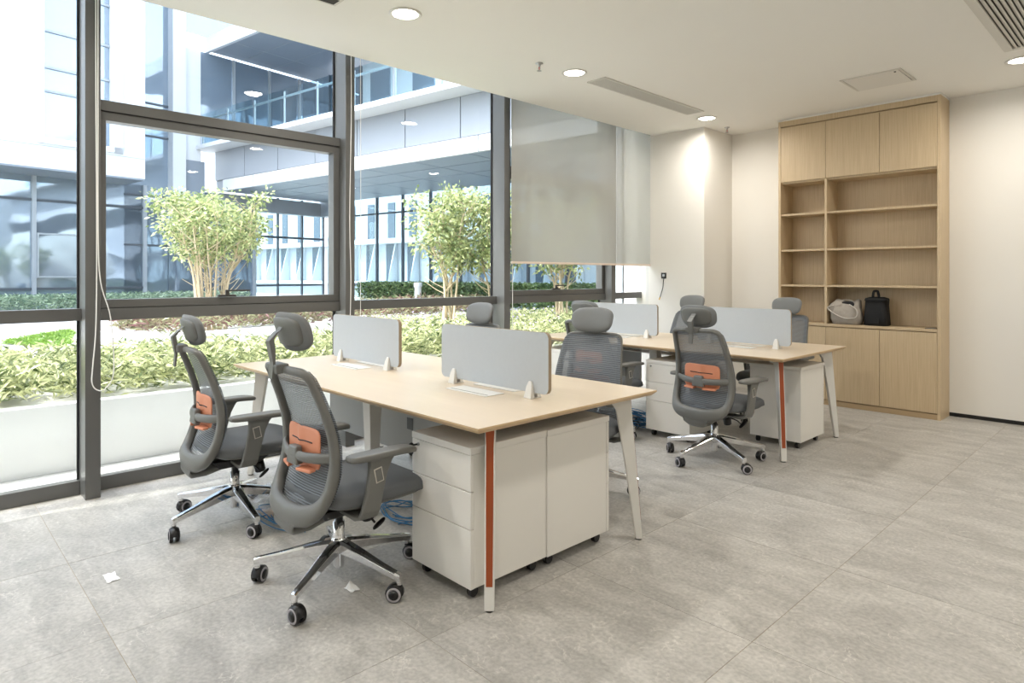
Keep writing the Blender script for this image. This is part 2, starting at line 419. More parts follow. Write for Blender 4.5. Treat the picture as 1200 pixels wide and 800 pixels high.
# window wall: five bays in view plus the ones that go on behind the camera
mull_y = [-4.27, -2.57, -0.87, 0.83, 2.548, 4.243, 5.922]
def win_bay(n, y0, y1, kind, y0f=None):
    w = empty('window_%d' % n, (XW, (y0+y1)/2, 0), kind='structure')
    def P(name, m, x0,x1,a,b,z0,z1, bev=0.002, par=None):
        par = par or w
        loc = Vector(((x0+x1)/2,(a+b)/2,(z0+z1)/2)) - Vector(w.location)
        if par is not w: loc -= par.location
        hx,hy,hz = (x1-x0)/2,(b-a)/2,(z1-z0)/2
        return MB().box(-hx,hx,-hy,hy,-hz,hz).build(name, m, par, loc=loc, bevel=bev)
    a, b = y0+0.04, y1-0.04
    P('sill_rail','frame_grey',-4.72,-4.655,a,b,0.0,0.085)
    if kind == 'plain':
        P('transom','frame_grey',-4.72,-4.62,a,b,1.064,1.138)
        P('pane','window_glass',-4.706,-4.694,a,b,0.085,1.064,0)
        P('pane','window_glass',-4.706,-4.694,a,b,1.138,3.40,0)
    else:
        P('transom','frame_grey',-4.72,-4.60,a,b,1.062,1.135)
        P('transom','frame_grey',-4.72,-4.60,a,b,2.36,2.425)
        P('pane','window_glass',-4.706,-4.694,a,b,0.085,1.062,0)
        P('pane','window_glass',-4.706,-4.694,a,b,2.425,3.40,0)
        sa = P('sash_bottom_rail','frame_grey',-4.70,-4.612,a,b,1.138,1.190)
        P('sash_top_rail','frame_grey',-4.70,-4.612,a,b,2.303,2.357)
        P('sash_stile','frame_grey',-4.70,-4.612,a,a+0.048,1.190,2.303)
        P('sash_stile','frame_grey',-4.70,-4.612,b-0.048,b,1.190,2.303)
        P('pane','window_glass',-4.686,-4.674,a+0.048,b-0.048,1.190,2.303,0)
        P('gasket','gasket',-4.70,-4.60,a+0.003,b-0.003,1.135,1.138,0)
        P('gasket','gasket',-4.70,-4.60,a+0.003,b-0.003,2.357,2.360,0)
        c = (a+b)/2-0.05
        h = P('window_handle','handle_dark',-4.612,-4.585,c-0.06,c+0.06,1.192,1.207)
        P('handle_lever','handle_dark',-4.60,-4.585,c-0.012,c+0.014,1.205,1.232,0.002,h)
        P('handle_lever','handle_dark',-4.598,-4.583,c-0.012,c+0.16,1.229,1.241,0.002,h)
    return w
win_bay(1, mull_y[2], mull_y[3], 'plain')
win_bay(2, mull_y[3], mull_y[4], 'sash')
win_bay(3, mull_y[4], mull_y[5], 'plain')
win_bay(4, mull_y[5], mull_y[6], 'sash')
win_bay(5, mull_y[6], 6.76, 'plain')
win_bay(6, mull_y[1], mull_y[2], 'sash')
win_bay(7, mull_y[0], mull_y[1], 'plain')
for i, y in enumerate(mull_y):
    t = empty('trim_%d' % (i+1), (XW, y, 0), kind='structure')
    MB().box(-0.2,0,-0.04,0.04,0,3.40).build('mullion','frame_grey',t,bevel=0.003)
    MB().box(-0.19,-0.175,-0.052,-0.0405,0.085,3.40).build('gasket','gasket',t)
t = empty('trim_8', (-4.69, 6.35, 0), kind='structure')
MB().box(-0.02,0.0,-0.012,0.012,0.085,3.4).build('glazing_bar','light_mullion',t)
t2 = empty('trim_9', (-4.6, 6.68, 0), kind='structure')
MB().box(-0.11,0.09,-0.05,0.06,0,3.4).build('jamb','white_metal',t2,bevel=0.003)

# ------------------------------------------------------------ roller blinds
def blind(y0, y1, z0, label):
    t = empty('roller_blind', (-4.475, (y0+y1)/2, 3.2), 0, label, 'blind', 'roller blinds over the far windows')
    h = (y1-y0)/2
    MB().box(-0.0008,0.0008,-h,h,z0-3.2,0.06).build('blind_cloth','blind_cloth',t)
    MB().box(-0.008,0.008,-h,h,z0-3.2-0.022,z0-3.2).build('bottom_rail','rail_pink',t,bevel=0.003)
    MB().lathe([(0.025,-h),(0.025,h)],16,ax='y').build('roller_tube','white_metal',t,loc=(0,0,0.08))
    return t
blind(4.262, 5.925, 1.478, 'wide translucent roller blind drawn down over the window left of the corner')
blind(5.928, 6.60, 1.478, 'narrow translucent roller blind beside the white column')
def cord(pts, label, r=0.0035):
    P = catmull(pts, 6)
    o = MB().tube([p-Vector(pts[0]) for p in P], r, 6, up=(0.3,0.2,1)).build('blind_cord','cord_white',None,loc=pts[0])
    return tag(o, label, 'cord', 'blind cords on the window posts')
cord([(-4.497,0.84,3.35),(-4.495,0.842,2.4),(-4.495,0.846,1.6),(-4.495,0.842,1.05),(-4.49,0.825,0.80),(-4.485,0.82,0.70),(-4.48,0.845,0.655),(-4.47,0.885,0.66),(-4.475,0.93,0.76),(-4.48,0.915,1.08),(-4.49,0.865,1.3),(-4.495,0.853,1.6),(-4.495,0.852,2.4),(-4.497,0.852,3.35)],
     'long white looped cord hanging down the nearest window post')
cord([(-4.497,2.545,3.35),(-4.495,2.548,2.6),(-4.495,2.535,1.8),(-4.495,2.545,1.3),(-4.495,2.535,0.9)], 'white cord hanging down the second window post')
cord([(-4.48,2.62,3.35),(-4.478,2.622,2.2),(-4.478,2.62,1.02)], 'thin white cord hanging just right of the second window post', 0.0025)
cord([(-4.49,4.292,3.35),(-4.49,4.294,2.0),(-4.49,4.292,0.75)], 'white cord hanging along the post at the wide blind', 0.003)

# ------------------------------------------------------------ ceiling fittings
lights_xy = [(-3.463,2.352),(-3.495,4.053),(-3.52,6.25),(-0.868,6.348)]
labels = ['round recessed downlight nearest the camera above the first desk','round recessed downlight beside the slatted linear vent, near sprinkler',
          'round recessed downlight above the white column corner','round recessed downlight at the right above the bare wall']
off_xy = [(-3.47,0.55),(-3.47,-1.2),(-3.47,-3.0),(-0.87,3.4),(1.7,6.3),(1.7,3.4),(1.7,0.5),(-0.87,0.5),(-0.87,-2.4)]  # unseen downlights, put in to brighten the room
def downlight(x, y, lab):
    t = empty('ceiling_light', (x,y,ZC), 0, lab, 'ceiling light', 'round ceiling downlights')
    MB().lathe([(0.082,0.0),(0.105,-0.001),(0.106,-0.005),(0.100,-0.009),(0.086,-0.008),(0.082,-0.003)],32).build('trim_ring','white_metal',t)
    MB().lathe([(0.0828,-0.001),(0.0828,-0.0035),(0.07,-0.0045),(0.001,-0.0045)],32).build('diffuser','lamp_glow',t)
    ld = bpy.data.lights.new('downlight','AREA'); ld.shape = 'DISK'; ld.size = 0.16; ld.energy = LAMP_W; ld.color = (1.0,0.945,0.875); ld.spread = math.radians(170)
    lo = bpy.data.objects.new('lamp', ld); COL.objects.link(lo); lo.parent = t; lo.location = (0,0,-0.012)
for (x,y),l in zip(lights_xy, labels): downlight(x,y,l)
off_lab = ['over the first bay on the window side','behind the camera on the window side','in the rear corner on the window side','overhead in the middle row ahead of the camera','in the far right corner of the room','right row level with the farther desk','right row beside the camera','middle row just ahead of the camera','middle row toward the rear wall']
for (x,y),l in zip(off_xy, off_lab): downlight(x,y,'unseen downlight added to fill the room with light, '+l)

def sprinkler(x,y,lab):
    t = empty('sprinkler', (x,y,ZC), 0, lab, 'sprinkler', 'ceiling sprinklers')
    MB().lathe([(0.03,0),(0.03,-0.006),(0.012,-0.012),(0.009,-0.03)],16).build('escutcheon','steel',t)
    MB().lathe([(0.004,-0.028),(0.004,-0.052)],8).build('bulb','red_glass',t)
    MB().tube([(0.009,0,-0.03),(0.014,0,-0.045),(0.003,0,-0.06)],0.002,6,up=(0,1,0)).tube([(-0.009,0,-0.03),(-0.014,0,-0.045),(-0.003,0,-0.06)],0.002,6,up=(0,1,0)).build('yoke','steel',t)
    MB().lathe([(0.018,-0.060),(0.018,-0.063)],12).build('deflector','steel',t)
sprinkler(-3.533,3.672,'small chrome ceiling sprinkler between two downlights')
sprinkler(-3.578,6.803,'small chrome ceiling sprinkler near the column corner')

# long linear vent
t = empty('linear_vent', (-3.485,5.14,ZC), 0, 'long narrow white ceiling vent with egg-crate grille', 'vent')
MB().box(-0.098,0.098,-0.80,0.80,-0.003,-0.001).build('backing','vent_dark',t)
f = MB().box(-0.10,-0.082,-0.815,0.815,-0.010,0).box(0.082,0.10,-0.815,0.815,-0.010,0).box(-0.082,0.082,-0.815,-0.797,-0.010,0).box(-0.082,0.082,0.797,0.815,-0.010,0)
f.build('vent_frame','vent_white',t,bevel=0.002)
gr = MB()
for k in range(80): y = -0.79+k*0.02; gr.box(-0.082,0.082,y-0.003,y+0.003,-0.009,-0.003)
for k in range(9): x = -0.07+k*0.0175; gr.box(x-0.003,x+0.003,-0.797,0.797,-0.008,-0.003)
tag(gr.build('egg_crate_grille','vent_white',t), kind='stuff')
# return grille upper right
t = empty('air_grille', (-0.66,5.29,ZC), 0, 'large white slatted air grille in the ceiling at the upper right', 'vent')
bx('backing','vent_dark',t,-0.24,0.24,-0.69,0.69,-0.003,-0.001)
for a in ((-0.26,-0.205,-0.71,0.71),(0.205,0.26,-0.71,0.71),(-0.205,0.205,-0.71,-0.66),(-0.205,0.205,0.66,0.71)):
    bx('grille_frame','vent_white',t,a[0],a[1],a[2],a[3],-0.014,0,0.003)
sl = MB().hexa([(-0.012,-0.655,-0.003),(-0.008,-0.655,-0.003),(-0.008,0.655,-0.003),(-0.012,0.655,-0.003)],[(0.004,-0.655,-0.013),(0.012,-0.655,-0.013),(0.012,0.655,-0.013),(0.004,0.655,-0.013)]).mesh('slat','vent_white')
for k in range(14): link('slat', sl, t, loc=(-0.185+k*0.0285,0,0))
t = empty('linear_vent', (-3.60,1.83,ZC), 0, 'end of a dark-slotted ceiling vent at the top edge', 'vent')
bx('vent_frame','vent_white',t,-0.06,0.06,-0.13,0.13,-0.008,0,0.002); bx('slot','vent_dark',t,-0.04,0.04,-0.11,0.11,-0.0095,-0.008)
# access hatch
t = empty('access_hatch', (-1.815,6.10,ZC), 0, 'flat white access hatch in the ceiling before the shelf unit', 'hatch')
for a in ((-0.235,-0.215,-0.225,0.225),(0.215,0.235,-0.225,0.225),(-0.215,0.215,-0.225,-0.205),(-0.215,0.215,0.205,0.225)):
    bx('hatch_frame','vent_white',t,a[0],a[1],a[2],a[3],-0.008,0,0.001)
bx('recess','vent_dark',t,-0.215,0.215,-0.205,0.205,-0.002,-0.001)
p = bx('hatch_panel','white_metal',t,-0.210,0.210,-0.190,0.203,-0.007,-0.003); p.rotation_euler = (math.radians(-0.9),0,0); p.location.z -= 0.002
MB().lathe([(0.008,0),(0.008,-0.006)],10).build('latch','black_plastic',t,loc=(0.18,-0.17,-0.007))

# ------------------------------------------------------------ built-in shelf unit
CX0, CX1, CY0 = -3.045, -1.535, 6.93
cab = empty('shelf_unit', ((CX0+CX1)/2, CY0, 0), 0, 'tall pale wood shelf unit with upper and lower doors built against the back wall', 'cabinet')
def C(name, m, x0,x1,y0,y1,z0,z1,bev=0.0015):
    o = cab.location
    return bx(name, m, cab, x0-o.x,x1-o.x,y0-o.y,y1-o.y,z0,z1,bev)
YK = YB-0.004
C('side_panel','cabinet_wood',CX0,CX0+0.026,CY0,YK,0,3.012); C('side_panel','cabinet_wood',CX1-0.028,CX1,CY0,YK,0,3.012)
C('sealant_strip','white_metal',CX0-0.004,CX1+0.004,CY0-0.004,YK,3.012,3.0295,0)
C('top_panel','cabinet_wood',CX0+0.026,CX1-0.028,CY0+0.002,YK,2.955,3.012)
C('back_panel','cabinet_wood',CX0+0.026,CX1-0.028,YK-0.012,YK,0.05,2.955)
C('plinth','plinth_wood',CX0+0.026,CX1-0.028,CY0+0.006,CY0+0.03,0,0.052)
xi0, xi1 = CX0+0.026, CX1-0.028; g1, g2 = -2.553, -2.047
C('partition','cabinet_wood',g1-0.010,g1+0.012,CY0+0.004,YK-0.012,0.84,2.345)
C('carcass_floor','cabinet_wood',xi0,xi1,CY0+0.03,YK-0.012,0.052,0.07)
C('counter','cabinet_wood',xi0,xi1,CY0+0.001,YK-0.012,0.815,0.842)
C('carcass_shelf','cabinet_wood',xi0,xi1,CY0+0.024,YK-0.012,2.332,2.352)
for z in (1.985,1.600,1.222):
    C('shelf','cabinet_wood',xi0,g1-0.010,CY0+0.012,YK-0.012,z,z+0.020)
    C('shelf','cabinet_wood',g1+0.012,xi1,CY0+0.012,YK-0.012,z,z+0.020)
for a,b in ((xi0+0.002,g1-0.0015),(g1+0.0015,g2-0.0015),(g2+0.0015,xi1-0.002)):
    C('door','cabinet_wood',a,b,CY0+0.002,CY0+0.022,2.352,2.942)
    C('door','cabinet_wood',a,b,CY0+0.002,CY0+0.022,0.060,0.806)
C('door_shadow_gap','plinth_wood',xi0,xi1,CY0+0.024,CY0+0.028,0.052,0.815,0); C('door_shadow_gap','plinth_wood',xi0,xi1,CY0+0.024,CY0+0.028,2.352,2.955,0)
sock = empty('counter_socket', (-1.62,6.965,0.842), 0, 'small dark flip-up socket plate on the shelf counter', 'socket')
MB().box(-0.045,0.045,-0.022,0.022,0,0.006).build('plate','handle_dark',sock,bevel=0.002); MB().box(-0.04,0.04,-0.018,0.006,0.006,0.009).build('flap','steel',sock,bevel=0.001)

# bags on the counter
t = empty('tote_bag', (-2.38,7.03,0.842), 0, 'slouching grey fabric tote bag with pale handles on the counter', 'bag')
secs = []
for z, w, d, dx in ((0,0.25,0.15,0),(0.01,0.28,0.18,0),(0.06,0.30,0.20,0),(0.12,0.29,0.20,0.0),(0.18,0.27,0.18,0.0),(0.225,0.24,0.13,0.01),(0.24,0.20,0.07,0.01)):
    secs.append([(dx+w/2*math.copysign(abs(math.cos(a))**0.8,math.cos(a))*(1+0.05*math.sin(3*a+z*30)), d/2*math.copysign(abs(math.sin(a))**0.8,math.sin(a))*(1+0.08*math.sin(5*a+z*40)), z+(0.02*math.sin(2*a+1) if z>0.1 else 0)) for a in [2*PI*j/28 for j in range(28)]])
MB().loft(secs).build('bag_body','tote',t)
MB().tube(catmull([(-0.10,-0.07,0.19),(-0.155,-0.09,0.165),(-0.07,-0.105,0.10),(0.03,-0.11,0.065),(0.12,-0.105,0.08),(0.125,-0.09,0.15),(0.05,-0.075,0.205)],6),[(0.010,0.005)]*37,6,up=(0,1,0)).build('handle','tote_edge',t)
MB().tube(catmull([(-0.15,-0.05,0.16),(-0.07,-0.03,0.215),(-0.02,0.0,0.25),(0.05,0.02,0.235),(0.10,0.02,0.19)],6),[(0.010,0.005)]*25,6,up=(0,1,0)).build('handle','tote_edge',t)
MB().pillow(0.15,0.085,0.012,e=2.4).map(lambda x,y,z: (x+0.015+0.3*y, -0.062-z*0.8+0.35*max(0,y)-0.15*max(0,-y), y+0.195)).build('bag_opening','bag_black',t)  # dark pillow standing in for the shaded inside of the open bag
MB().pillow(0.13,0.10,0.012,e=2.2).map(lambda x,y,z: (x-0.085-0.2*y, -0.070-z*0.8+0.5*max(0,y), y*1.0+0.185+0.35*x)).build('bag_flap','tote',t)
t = empty('black_bag', (-2.10,7.04,0.842), 0, 'upright black fabric bag with top handle on the counter', 'bag')
secs = []
for z, w, d in ((0,0.20,0.14),(0.008,0.222,0.165),(0.10,0.215,0.165),(0.20,0.198,0.15),(0.245,0.192,0.14),(0.250,0.208,0.155),(0.272,0.196,0.13),(0.284,0.13,0.08)):
    secs.append([(w/2*math.copysign(abs(math.cos(a))**0.5,math.cos(a))*(1+0.02*math.sin(4*a+z*25)), d/2*math.copysign(abs(math.sin(a))**0.5,math.sin(a)), z) for a in [2*PI*j/32 for j in range(32)]])
MB().loft(secs).build('bag_body','bag_black',t)
MB().tube(catmull([(-0.032,-0.02,0.280),(-0.024,-0.02,0.335),(-0.005,-0.02,0.345),(0.014,-0.02,0.335),(0.024,-0.02,0.280)],5),[(0.016,0.012)]*21,6,up=(0,1,0)).build('handle','bag_black',t)
MB().tube([(0.10,-0.06,0.27),(0.125,-0.065,0.25),(0.12,-0.07,0.18)],[(0.012,0.004)]*3,6,up=(0,1,0)).build('strap','bag_black',t)
MB().box(-0.08,0.04,-0.088,-0.082,0.02,0.12).build('front_pocket','bag_black',t,bevel=0.004)

# wall socket with dangling wires on the column
t = empty('wall_junction_box', (-4.28,6.598,1.34), 0, 'open black junction box with a dangling cable on the white column', 'socket')
MB().box(-0.035,0.035,-0.008,0,-0.035,0.035).build('box','black_plastic',t,bevel=0.003)
MB().box(-0.014,0.016,-0.011,-0.008,-0.012,0.016).build('socket_insert','steel',t)
c = catmull([(0.01,-0.012,-0.01),(0.02,-0.04,-0.06),(0.015,-0.045,-0.14),(-0.01,-0.04,-0.21),(-0.035,-0.03,-0.26)],6)
cb = MB().tube(c,0.005,6,up=(0,1,0)).build('dangling_cable','cable_black',t)
MB().tube([c[-1],c[-1]+Vector((-0.012,0,-0.03))],0.0065,6,up=(0,1,0)).build('cable_tip','yellow_tip',cb)

# ------------------------------------------------------------ desks
def desk(x0, x1, y0, y1, label, panel):
    cx, cy = (x0+x1)/2, (y0+y1)/2
    t = empty('bench_desk', (cx,cy,0), 0, label, 'desk', None)
    hx, hy = (x1-x0)/2, (y1-y0)/2; c = 0.02
    MB().hexa([(-hx+c,-hy+c,0.724),(hx-c,-hy+c,0.724),(hx-c,hy-c,0.724),(-hx+c,hy-c,0.724)],
              [(-hx,-hy,0.742),(hx,-hy,0.742),(hx,hy,0.742),(-hx,hy,0.742)],1)\
        .hexa([(-hx,-hy,0.742),(hx,-hy,0.742),(hx,hy,0.742),(-hx,hy,0.742)],[(-hx,-hy,0.7495),(hx,-hy,0.7495),(hx,hy,0.7495),(-hx,hy,0.7495)],1)\
        .box(-hx,hx,-hy,hy,0.7495,0.75,0).build('tabletop',['desk_wood','desk_edge'],t)
    # legs: four blades splayed on the diagonal, orange-brown strip let into the outer edge
    for sx in (-1,1):
        for sy in (-1,1):
            foot = Vector((sx*(hx-0.040), sy*(hy-0.093), 0)); d = Vector((sx,sy,0)).normalized(); n = Vector((-d.y,d.x,0))
            th = 0.020
            prof = [(0.010,0.006),(-0.022,0.006),(-0.078,0.40),(-0.122,0.655),(-0.145,0.69),(-0.24,0.700),(-0.24,0.722),(-0.05,0.722),(-0.044,0.66),(-0.026,0.45)]
            A = [foot+d*a+Vector((0,0,z))+n*th for a,z in prof]; B = [foot+d*a+Vector((0,0,z))-n*th for a,z in prof]
            m = MB(); k = len(prof)
            m.add(A+B, [tuple(range(k)), tuple(range(2*k-1,k-1,-1))]+[(i,i+k,(i+1)%k+k,(i+1)%k) for i in range(k)])
            lg = m.build('leg','white_metal',t,bevel=0.003)
            op = [(0.0035,0.10),(-0.0255,0.45),(-0.0430,0.64),(-0.0485,0.715)]; sec = []
            for (a,z),w in zip(op,(0.013,0.015,0.015,0.018)):
                q = foot+d*a+Vector((0,0,z)); sec.append([q+d*0.0008+n*w,q+d*0.0008-n*w,q-d*0.004-n*w,q-d*0.004+n*w])
            MB().loft(sec,sm=False).build('leather_inlay','leg_inlay',lg)
            MB().lathe([(0.016,0),(0.016,0.006)],12,c=(foot.x-d.x*0.006,foot.y-d.y*0.006,0)).build('leg_foot','black_plastic',lg)
        bx('end_beam','white_metal',t,sx*(hx-0.17)-0.03,sx*(hx-0.17)+0.03,-hy+0.22,hy-0.22,0.685,0.722,0.002)
    for sy in (-1,1):
        bx('long_beam','white_metal',t,-hx+0.2,hx-0.2,sy*(hy-0.28)-0.02,sy*(hy-0.28)+0.02,0.69,0.722,0.002)
        yc = sy*(hy-0.30)
        m = MB().loft([[(-0.020,yc-0.020,0.012),(0.020,yc-0.020,0.012),(0.020,yc+0.020,0.012),(-0.020,yc+0.020,0.012)],
                       [(-0.048,yc-0.040,0.70),(0.034,yc-0.040,0.70),(0.034,yc+0.040,0.70),(-0.048,yc+0.040,0.70)]],sm=False)
        lg = m.build('middle_leg','white_metal',t,bevel=0.004)
        MB().lathe([(0.016,0),(0.016,0.012)],12,c=(0,yc,0)).build('leg_foot','black_plastic',lg)
    bx('cable_tray','white_metal',t,-hx+0.25,hx-0.25,-0.09,0.09,0.62,0.63,0.002)
    p = bx('modesty_panel','modesty_grey',t,panel[0]-cx,panel[1]-cx,-0.02,-0.008,0.28,0.705,0.001)
    if panel[2]:
        for z in (0.46,0.60):
            q = bx('cable_notch','cutout_dark',p,panel[2]-cx-0.03-p.location.x,panel[2]-cx+0.03-p.location.x,-0.010,-0.007,z-0.035-p.location.z,z+0.035-p.location.z,0.002)
    # cable flaps
    for xa in (x0+0.485, x1-0.785):
        f = bx('cable_flap','white_metal',t,xa-cx,xa+0.32-cx,-0.155,-0.035,0.750,0.7535,0.001)
        bx('flap_slot','seam_dark',f,-0.145,0.145,-0.040,-0.034,0.0016,0.0022)
        f = bx('cable_flap','white_metal',t,xa-cx,xa+0.32-cx,0.035,0.155,0.750,0.7535,0.001)
    return t
desk(-4.37,-1.865,1.60,2.81,'maple-topped bench desk nearest the camera with screens and orange-brown leg strips',(-4.15,-2.75,-3.165))
desk(-4.44,-1.935,4.49,5.70,'maple-topped bench desk farther back before the shelf unit',(-4.25,-3.545,None))

def desk_screen(x0, y, label):
    w, h = 0.82, 0.292
    t = empty('desk_screen', (x0+w/2,y,0.75), 0, label, 'screen', None)
    def rr(r, n=6):
        out = []
        for cx,cz,a0 in ((w/2-r,h-r,0),(-w/2+r,h-r,90),(-w/2+r,r,180),(w/2-r,r,270)):
            for i in range(n+1): a = math.radians(a0+90*i/n); out.append((cx+r*math.cos(a),cz+r*math.sin(a)))
        return out
    P = rr(0.03); z0 = 0.027; m = MB(); k = len(P)
    m.add([(x,-0.0105,z+z0) for x,z in P]+[(x,0.0105,z+z0) for x,z in P],[tuple(range(k)),tuple(range(2*k-1,k-1,-1))],0)
    m.add([(x,-0.0105,z+z0) for x,z in P]+[(x,0.0105,z+z0) for x,z in P],[(i,i+k,(i+1)%k+k,(i+1)%k) for i in range(k)],1)
    m.build('panel',['panel_grey','panel_edge'],t)
    for sx in (-1,1):
        c = sx*(w/2-0.115)
        for sy in (-1,1):
            y0_ = sy*0.0105
            MB().loft([[(c-0.024,y0_,0.004),(c+0.024,y0_,0.004),(c+0.024,y0_+sy*0.026,0.004),(c-0.024,y0_+sy*0.026,0.004)],
                       [(c-0.020,y0_,0.055),(c+0.020,y0_,0.055),(c+0.018,y0_+sy*0.016,0.055),(c-0.018,y0_+sy*0.016,0.055)],
                       [(c-0.011,y0_,0.080),(c+0.011,y0_,0.080),(c+0.009,y0_+sy*0.008,0.080),(c-0.009,y0_+sy*0.008,0.080)]],sm=False).build('clip','white_metal',t,bevel=0.003)
        bx('clip_base','white_metal',t,c-0.026,c+0.026,-0.037,0.037,0.0005,0.005,0.001)
    return t
desk_screen(-4.12, 2.205, 'pale grey divider screen on the window side of the nearest desk')
desk_screen(-2.872, 2.205, 'large pale grey divider screen on the near end of the nearest desk')
desk_screen(-4.19, 5.095, 'pale grey divider screen on the window side of the farther desk')
desk_screen(-2.955, 5.095, 'pale grey divider screen on the farther desk, in front of the shelf unit')

# ------------------------------------------------------------ pedestals
def caster_small(m, c):
    m.lathe([(0.022,-0.012),(0.024,-0.008),(0.024,-0.003),(0.016,-0.002),(0.016,0.002),(0.024,0.003),(0.024,0.008),(0.022,0.012)],16,c=(c[0],c[1],0.024),ax='x')
    m.box(c[0]-0.009,c[0]+0.009,c[1]-0.014,c[1]+0.014,0.034,0.056)
def pedestal(x0, y0, face, label, keys=False, h=0.635):
    """face -1: drawers towards -y; +1: towards +y"""
    w, d = 0.415, 0.45
    t = empty('pedestal_cabinet', (x0+w/2, y0+d/2, 0), 0 if face < 0 else PI, label, 'cabinet', 'white drawer pedestals under the desks')
    MB().box(-w/2+0.004,w/2-0.004,-d/2+0.018,d/2,0.056,h-0.03).build('carcass','pedestal_white',t,bevel=0.002)
    MB().box(-w/2,w/2,-d/2-0.002,d/2+0.002,h-0.029,h).build('lid','pedestal_white',t,bevel=0.003)
    for z0,z1 in ((0.455,h-0.031),(0.301,0.452),(0.056,0.298)):
        dr = bx('drawer','pedestal_white',t,-w/2+0.002,w/2-0.002,-d/2,-d/2+0.017,z0,z1,0.002)
    for sx in (-1,1):
        for sy in (-1,1):
            m = MB(); caster_small(m,(sx*(w/2-0.05),sy*(d/2-0.05))); m.build('caster','black_plastic',t)
    lk = MB().lathe([(0.008,-d/2-0.004),(0.008,-d/2)],12,c=(-w/2+0.05,0,0.585),ax='y').build('lock','steel',t)
    if keys:
        k = MB().lathe([(0.011,-0.012),(0.013,-0.006),(0.011,0.0)],12,ax='y').box(-0.0025,0.0025,0.0,0.025,-0.004,0.004).build('key','black_plastic',lk,loc=(-w/2+0.05,-d/2-0.032,0.585))
        MB().lathe([(0.012,-0.005),(0.013,0.0),(0.012,0.005)],12,ax='y').build('key','black_plastic',lk,loc=(-w/2+0.018,-d/2-0.016,0.575))
        MB().lathe([(0.012,-0.005),(0.013,0.0),(0.012,0.005)],12,ax='y').build('key','black_plastic',lk,loc=(-w/2+0.015,-d/2-0.016,0.545))
    return t
pedestal(-2.412,1.675,-1,'white three-drawer pedestal with black keys, beside the nearest chair',True)
pedestal(-2.405,2.126,1,'white pedestal back to back with the keyed one, far half of the nearest desk')
pedestal(-3.115,4.53,-1,'white drawer pedestal left of the chair seen from behind, under the farther desk')
pedestal(-2.425,4.98,1,'white pedestal at the right end of the farther desk')
pedestal(-4.33,4.53,-1,'white drawer pedestal at the window end of the farther desk')

# ------------------------------------------------------------ office chairs
def prof_y(z):
    pts = [(0.25,-0.200),(0.30,-0.235),(0.36,-0.232),(0.45,-0.195),(0.55,-0.165),(0.65,-0.160),(0.75,-0.180),(0.85,-0.215),(0.97,-0.262),(1.1,-0.31)]
    for (a,ya),(b,yb) in zip(pts,pts[1:]):
        if z <= b: t = (z-a)/(b-a); return ya+(yb-ya)*t
    return pts[-1][1]
HALF = [(0.0,0.966),(0.10,0.966),(0.155,0.962),(0.186,0.942),(0.197,0.895),(0.208,0.80),(0.218,0.70),(0.227,0.60),(0.231,0.52),(0.226,0.45),(0.203,0.392),(0.155,0.355),(0.08,0.336),(0.0,0.332)]
def wide(z):
    best = 0.0
    for (xa,za),(xb,zb) in zip(HALF,HALF[1:]):
        if min(za,zb) <= z <= max(za,zb) and abs(za-zb) > 1e-6:
            t = (z-za)/(zb-za); best = max(best, xa+(xb-xa)*t)
    return best
def bend(x): return 0.55*x*x      # the sides of the back come forward

